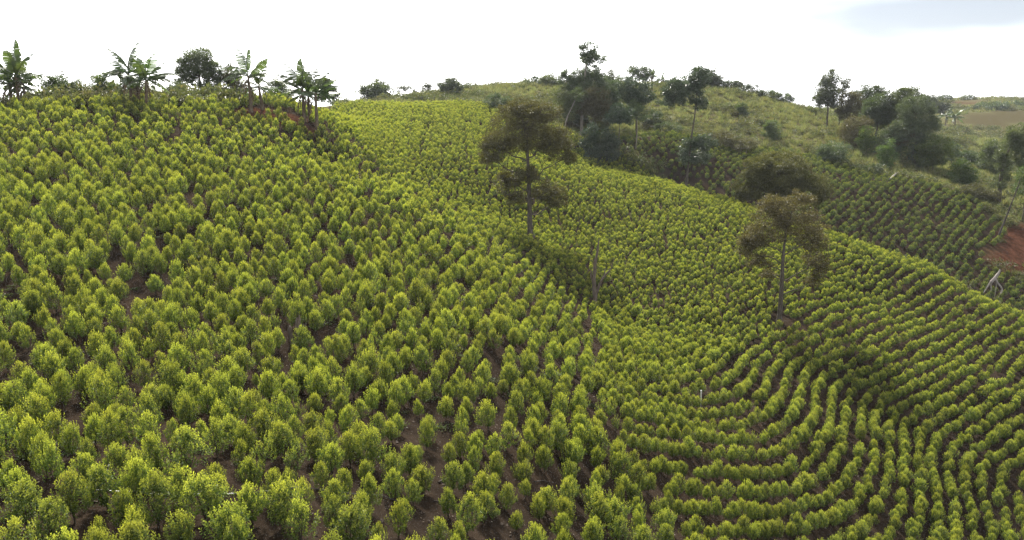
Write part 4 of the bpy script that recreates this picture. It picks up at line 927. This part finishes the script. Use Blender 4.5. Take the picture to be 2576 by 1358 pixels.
# ------------------------------------------------------------------ dead wood, hose, marker post
def wood(name, label, cat, base, parts, mat, jag=.1, seed=0, sides=9):
    r = np.random.default_rng(seed); B = Buf()
    for path, rad in parts:
        path = np.array(path, float); t = np.linspace(0, 1, len(path)); t2 = np.linspace(0, 1, max(6, 2 * len(path)))
        p = np.stack([np.interp(t2, t, path[:, k]) for k in range(3)], 1)
        rr = np.interp(t2, np.linspace(0, 1, len(rad)), rad)
        p[1:-1] += r.normal(0, .12, (len(p) - 2, 3)) * rr[1:-1, None]
        n0 = B.n
        add_tube(B, p, rr, sides, 0, True, jag, r)
    o = link(name, B.mesh(name, [mat], True))
    o.location = (base[0], base[1], mz(base[0], base[1]))
    return tag(o, label, cat)
def splinter(base_r, h, lean=(0, 0)):
    return ([(0, 0, -.2), (lean[0] * .4, lean[1] * .4, h * .4), (lean[0] * .8, lean[1] * .8, h * .85), (lean[0], lean[1], h)], [base_r * 1.25, base_r, base_r * .9, base_r * .55])
wood('tree_stump', 'tall broken grey-brown stump standing among the near left shrubs', 'stump', STUMP[0], [splinter(.13, 1.35, (-.05, 0)), ([(.04, 0, 1.2), (.06, 0, 1.5)], [.07, .02])], M_DEAD, .12, 1)
wood('tree_stump', 'shorter leaning stump just left of the tall broken one', 'stump', STUMP[1], [splinter(.11, .95, (-.15, 0))], M_DEAD, .14, 2)
wood('tree_stump', 'dark low stump just right of the tall broken one', 'stump', STUMP[2], [splinter(.10, .8, (.05, 0))], M_CHAR, .14, 3)
wood('dead_snag', 'tall bare forked dead trunk in the middle of the field', 'dead tree', SNAG,
     [([(0, 0, -.3), (-.05, 0, 1.2), (-.2, 0, 2.6), (-.12, .05, 3.6), (.05, .1, 4.8), (.24, .1, 6.4)], [.26, .21, .18, .16, .12, .03]),
      ([(.02, 0, 1.0), (.35, -.1, 2.2), (.75, -.15, 2.9), (1.35, -.2, 3.6), (1.6, -.2, 4.6)], [.14, .11, .09, .06, .02]),
      ([(-.15, 0, 2.0), (-.45, .05, 3.0), (-.42, .05, 3.4)], [.12, .09, .04]), ([(.75, -.15, 2.9), (.8, -.1, 3.6)], [.08, .03])], M_DEAD, .10, 4)
wood('leaning_trunk', 'thin charred trunk leaning right beside the red bank', 'dead tree', LEANING,
     [([(0, 0, -.3), (.5, .1, 1.4), (1.2, .2, 3.8), (2.0, .3, 6.6), (2.4, .3, 8.6)], [.20, .13, .10, .08, .04])], M_CHAR, .08, 5)
fe = FALLEN[5]
wood('fallen_dead_tree', 'bleached white dead branch arching at the edge of the red bank', 'dead tree', fe,
     [([(.72, 0, 3.7), (.40, 0, 2.9), (-.26, 0, 2.1)], [.10, .17, .20]), ([(-.26, 0, 2.1), (0, .1, 1.2), (0, .1, -.2)], [.10, .06, .05]),
      ([(.25, 0, 2.5), (.55, -.1, 2.0), (1.13, -.2, 1.4), (1.0, -.3, .7), (.4, -.4, -.2)], [.13, .10, .09, .08, .04]),
      ([(-.26, 0, 2.1), (-.7, .1, 1.2), (-1.3, .2, -.2)], [.11, .06, .04]), ([(.4, 0, 2.9), (.55, .1, 1.5), (.5, .1, -.1)], [.05, .04, .03])], M_WHITEWOOD, .1, 6)
def lying(name, label, cat, a, b, r0, r1, mat, seed, lift=.12):
    a = np.array([a[0], a[1], mz(a[0], a[1])]); b = np.array([b[0], b[1], mz(b[0], b[1])])
    rr = np.random.default_rng(seed); B = Buf(); n = 9
    t = np.linspace(0, 1, n)[:, None]; p = (b - a) * t; p[:, :2] += rr.normal(0, .03, (n, 2)).cumsum(0)
    p[:, 2] = [mz(a[0] + q[0], a[1] + q[1]) - a[2] + lift for q in p]
    add_tube(B, p, np.linspace(r0, r1, n), 7, 0, True, .1, rr)
    o = link(name, B.mesh(name, [mat], True)); o.location = tuple(a)
    return tag(o, label, cat)
w0, w1, w2, w3 = WHITE_LOG
lying('fallen_log', 'pale fallen log at the top edge of the far plot', 'log', w0, (w1[0], w1[1]), .16, .10, M_WHITEWOOD, 11, .7)
lying('fallen_log', 'short white log lying on the red bank', 'log', w2, w3, .13, .08, M_WHITEWOOD, 12, .15)
hp = []
H_ = np.array(HOSE); tH = np.linspace(0, 1, len(H_)); tf = np.linspace(0, 1, 70)
hx = np.interp(tf, tH, H_[:, 0]); hy = np.interp(tf, tH, H_[:, 1]) + np.sin(tf * 19) * .05
hz = micro(hx, hy) + .035
hz = np.maximum(hz, np.convolve(np.pad(hz, 4, 'edge'), np.ones(9) / 9, 'valid'))
B = Buf(); add_tube(B, np.stack([hx, hy, hz], 1) - [hx[0], hy[0], hz[0]], .016, 8, 0, True)
m, t = new_mat('black_hose'); o_ = N(t, 'ShaderNodeOutputMaterial'); p_ = N(t, 'ShaderNodeBsdfPrincipled')
p_.inputs['Base Color'].default_value = (.03, .03, .032, 1); p_.inputs['Roughness'].default_value = .28; t.links.new(p_.outputs[0], o_.inputs['Surface'])
tag(link('irrigation_hose', B.mesh('irrigation_hose', [m], True), None, (hx[0], hy[0], hz[0])), 'thin black irrigation hose lying across the soil between the front shrubs', 'hose')
m2, t = new_mat('white_paint'); o_ = N(t, 'ShaderNodeOutputMaterial'); p_ = N(t, 'ShaderNodeBsdfPrincipled')
nz = N(t, 'ShaderNodeTexNoise'); nz.inputs['Scale'].default_value = 9; mxx = N(t, 'ShaderNodeMix', data_type='RGBA'); mxx.inputs['A'].default_value = (.35, .34, .32, 1); mxx.inputs['B'].default_value = (.55, .55, .53, 1)
t.links.new(nz.outputs['Fac'], mxx.inputs['Factor']); t.links.new(mxx.outputs['Result'], p_.inputs['Base Color']); t.links.new(p_.outputs[0], o_.inputs['Surface'])
B = Buf(); add_tube(B, [(0, 0, -.3), (0, 0, 1.10), (0, 0, 1.16), (0, 0, 1.18)], [.045, .045, .042, .02], 12, 0, True)
pe = empty('marker_post', (MARKER[0], MARKER[1], mz(MARKER[0], MARKER[1])), 0, 'short white capped post sticking out between the curved rows', 'post')
link('pole', B.mesh('marker_pole', [m2], True), pe)
B = Buf(); add_tube(B, [(0, 0, 1.183), (0, 0, 1.19), (0, 0, 1.25), (0, 0, 1.28)], [.045, .062, .058, .02], 12, 0, True)
link('cap', B.mesh('marker_cap', [m2], True), pe)

# ------------------------------------------------------------------ litter and weeds on the soil between the near shrubs
r = np.random.default_rng(8)
nn = 60000
gx = r.uniform(-40, 62, nn); gy = 13 + 62 * r.random(nn) ** 1.6
gzv = micro(gx, gy); v_, d_, _, _ = in_view(gx, gy, gzv, 1.04)
keep = v_ & inside(FIELD, gx, gy) & (VN(gx * .6, gy * .6 + 5) + r.normal(0, .12, nn) > .42)
gx, gy, gzv = gx[keep], gy[keep], gzv[keep]; n = len(gx)
B = Buf(); th = r.uniform(0, 6.28, n)
L = r.uniform(.03, .10, n)
add_leaves(B, np.stack([gx, gy, gzv + .012], 1), np.stack([np.cos(th), np.sin(th), r.normal(.05, .12, n)], 1), np.array([0, 0, 1.]) + r.normal(0, .25, (n, 3)), L, L * r.uniform(.25, .6, n), 0, r.random(n), (r.random(n) < .035) * r.random(n))
tag(link('leaf_litter', B.mesh('leaf_litter', [M_LITTER])), 'dry leaves and bits scattered on the dark soil', kind='stuff')
def weed(seed):
    q = np.random.default_rng(seed); B = Buf(); n = 60; th = q.uniform(0, 6.28, n); d = q.uniform(0, .3, n)
    P = np.stack([np.cos(th) * d, np.sin(th) * d, q.uniform(0, .1, n)], 1); L = q.uniform(.06, .15, n)
    add_leaves(B, P, np.stack([np.cos(th), np.sin(th), q.uniform(.2, 1, n)], 1), np.array([0, 0, 1.]) + q.normal(0, .4, (n, 3)), L, L * .5, 0, q.random(n), (q.random(n) < .1) * 1.0)
    return B
nn = 2600
gx = r.uniform(-42, 40, nn); gy = r.uniform(14, 72, nn); gzv = micro(gx, gy); v_, d_, _, _ = in_view(gx, gy, gzv, 1.05)
keep = v_ & inside(LEFT_PART, gx, gy) & (VN(gx * .22 + 2, gy * .22) + r.normal(0, .06, nn) > .60)
gx, gy, gzv = gx[keep], gy[keep], gzv[keep]; n = len(gx); sc = r.uniform(.6, 1.3, n)
stuff('ground_weeds', 'low green weeds patching the soil under the near shrubs', [weed(1), weed(2), weed(3)], [M_WEED], np.stack([gx, gy, gzv], 1),
      np.stack([sc, sc, sc], 1), np.stack([0 * sc, 0 * sc, r.uniform(0, 6.28, n)], 1), r.integers(0, 3, n))

def clod(seed):
    q = np.random.default_rng(seed); B = Buf()
    V = np.array([(x, y, z) for z in (-.4, .5) for x, y in ((-1, -1), (1, -1), (1, 1), (-1, 1))], float) * .5 * (1 + q.normal(0, .25, (8, 3)))
    B.add(V, [(0, 3, 2, 1), (4, 5, 6, 7), (0, 1, 5, 4), (1, 2, 6, 5), (2, 3, 7, 6), (3, 0, 4, 7)], 0, q.random())
    return B
M_CLOD = bark_mat('soil_clods', (.020, .014, .010), (.060, .044, .033), 3)
nn = 15000
gx = r.uniform(-40, 60, nn); gy = 13 + 55 * r.random(nn) ** 1.7; gzv = micro(gx, gy); v_, d_, _, _ = in_view(gx, gy, gzv, 1.04)
keep = v_ & inside(FIELD, gx, gy); gx, gy, gzv = gx[keep], gy[keep], gzv[keep]; n = len(gx)
sc = .025 + .10 * r.random(n) ** 3
stuff('soil_clods', 'small dark clods and stones strewn on the bare soil', [clod(1), clod(2), clod(3)], [M_CLOD], np.stack([gx, gy, gzv], 1),
      np.stack([sc * r.uniform(.8, 1.5, n), sc, sc * r.uniform(.5, 1, n)], 1), np.stack([r.normal(0, .4, n), r.normal(0, .4, n), r.uniform(0, 6.28, n)], 1), r.integers(0, 3, n))
for k, (bp, lab) in enumerate(zip(BRANCHES, ['dark dry stick on the soil, low centre, nearest the bottom', 'thin dark branch lying on the soil between the centre shrubs', 'forked dry branch on the bare soil right of the hose end', 'short dark stick on the soil, right of the forked branch'])):
    lying('fallen_branch', lab, 'branch', bp[0], bp[1], .03, .012, M_CHAR, 40 + k, .05)

# ------------------------------------------------------------------ the air: thin even haze over the whole valley
hb = bpy.data.meshes.new('haze')
x0, x1, y0, y1, z0, z1 = ax[0] - 20, ax[-1] + 20, ay[0] - 20, ay[-1] + 20, min(float(GZ.min()), -5) - 2, 62
hb.from_pydata([(x0, y0, z0), (x1, y0, z0), (x1, y1, z0), (x0, y1, z0), (x0, y0, z1), (x1, y0, z1), (x1, y1, z1), (x0, y1, z1)], [],
               [(0, 3, 2, 1), (4, 5, 6, 7), (0, 1, 5, 4), (1, 2, 6, 5), (2, 3, 7, 6), (3, 0, 4, 7)])
hm, t = new_mat('haze'); o_ = N(t, 'ShaderNodeOutputMaterial'); pv = N(t, 'ShaderNodeVolumePrincipled')
pv.inputs['Color'].default_value = (.86, .91, 1.0, 1); pv.inputs['Density'].default_value = .00010; pv.inputs['Anisotropy'].default_value = .35
t.links.new(pv.outputs[0], o_.inputs['Volume'])
hb.materials.append(hm)
HAZE = tag(link('haze', hb), kind='stuff')
S.cycles.volume_bounces = 0
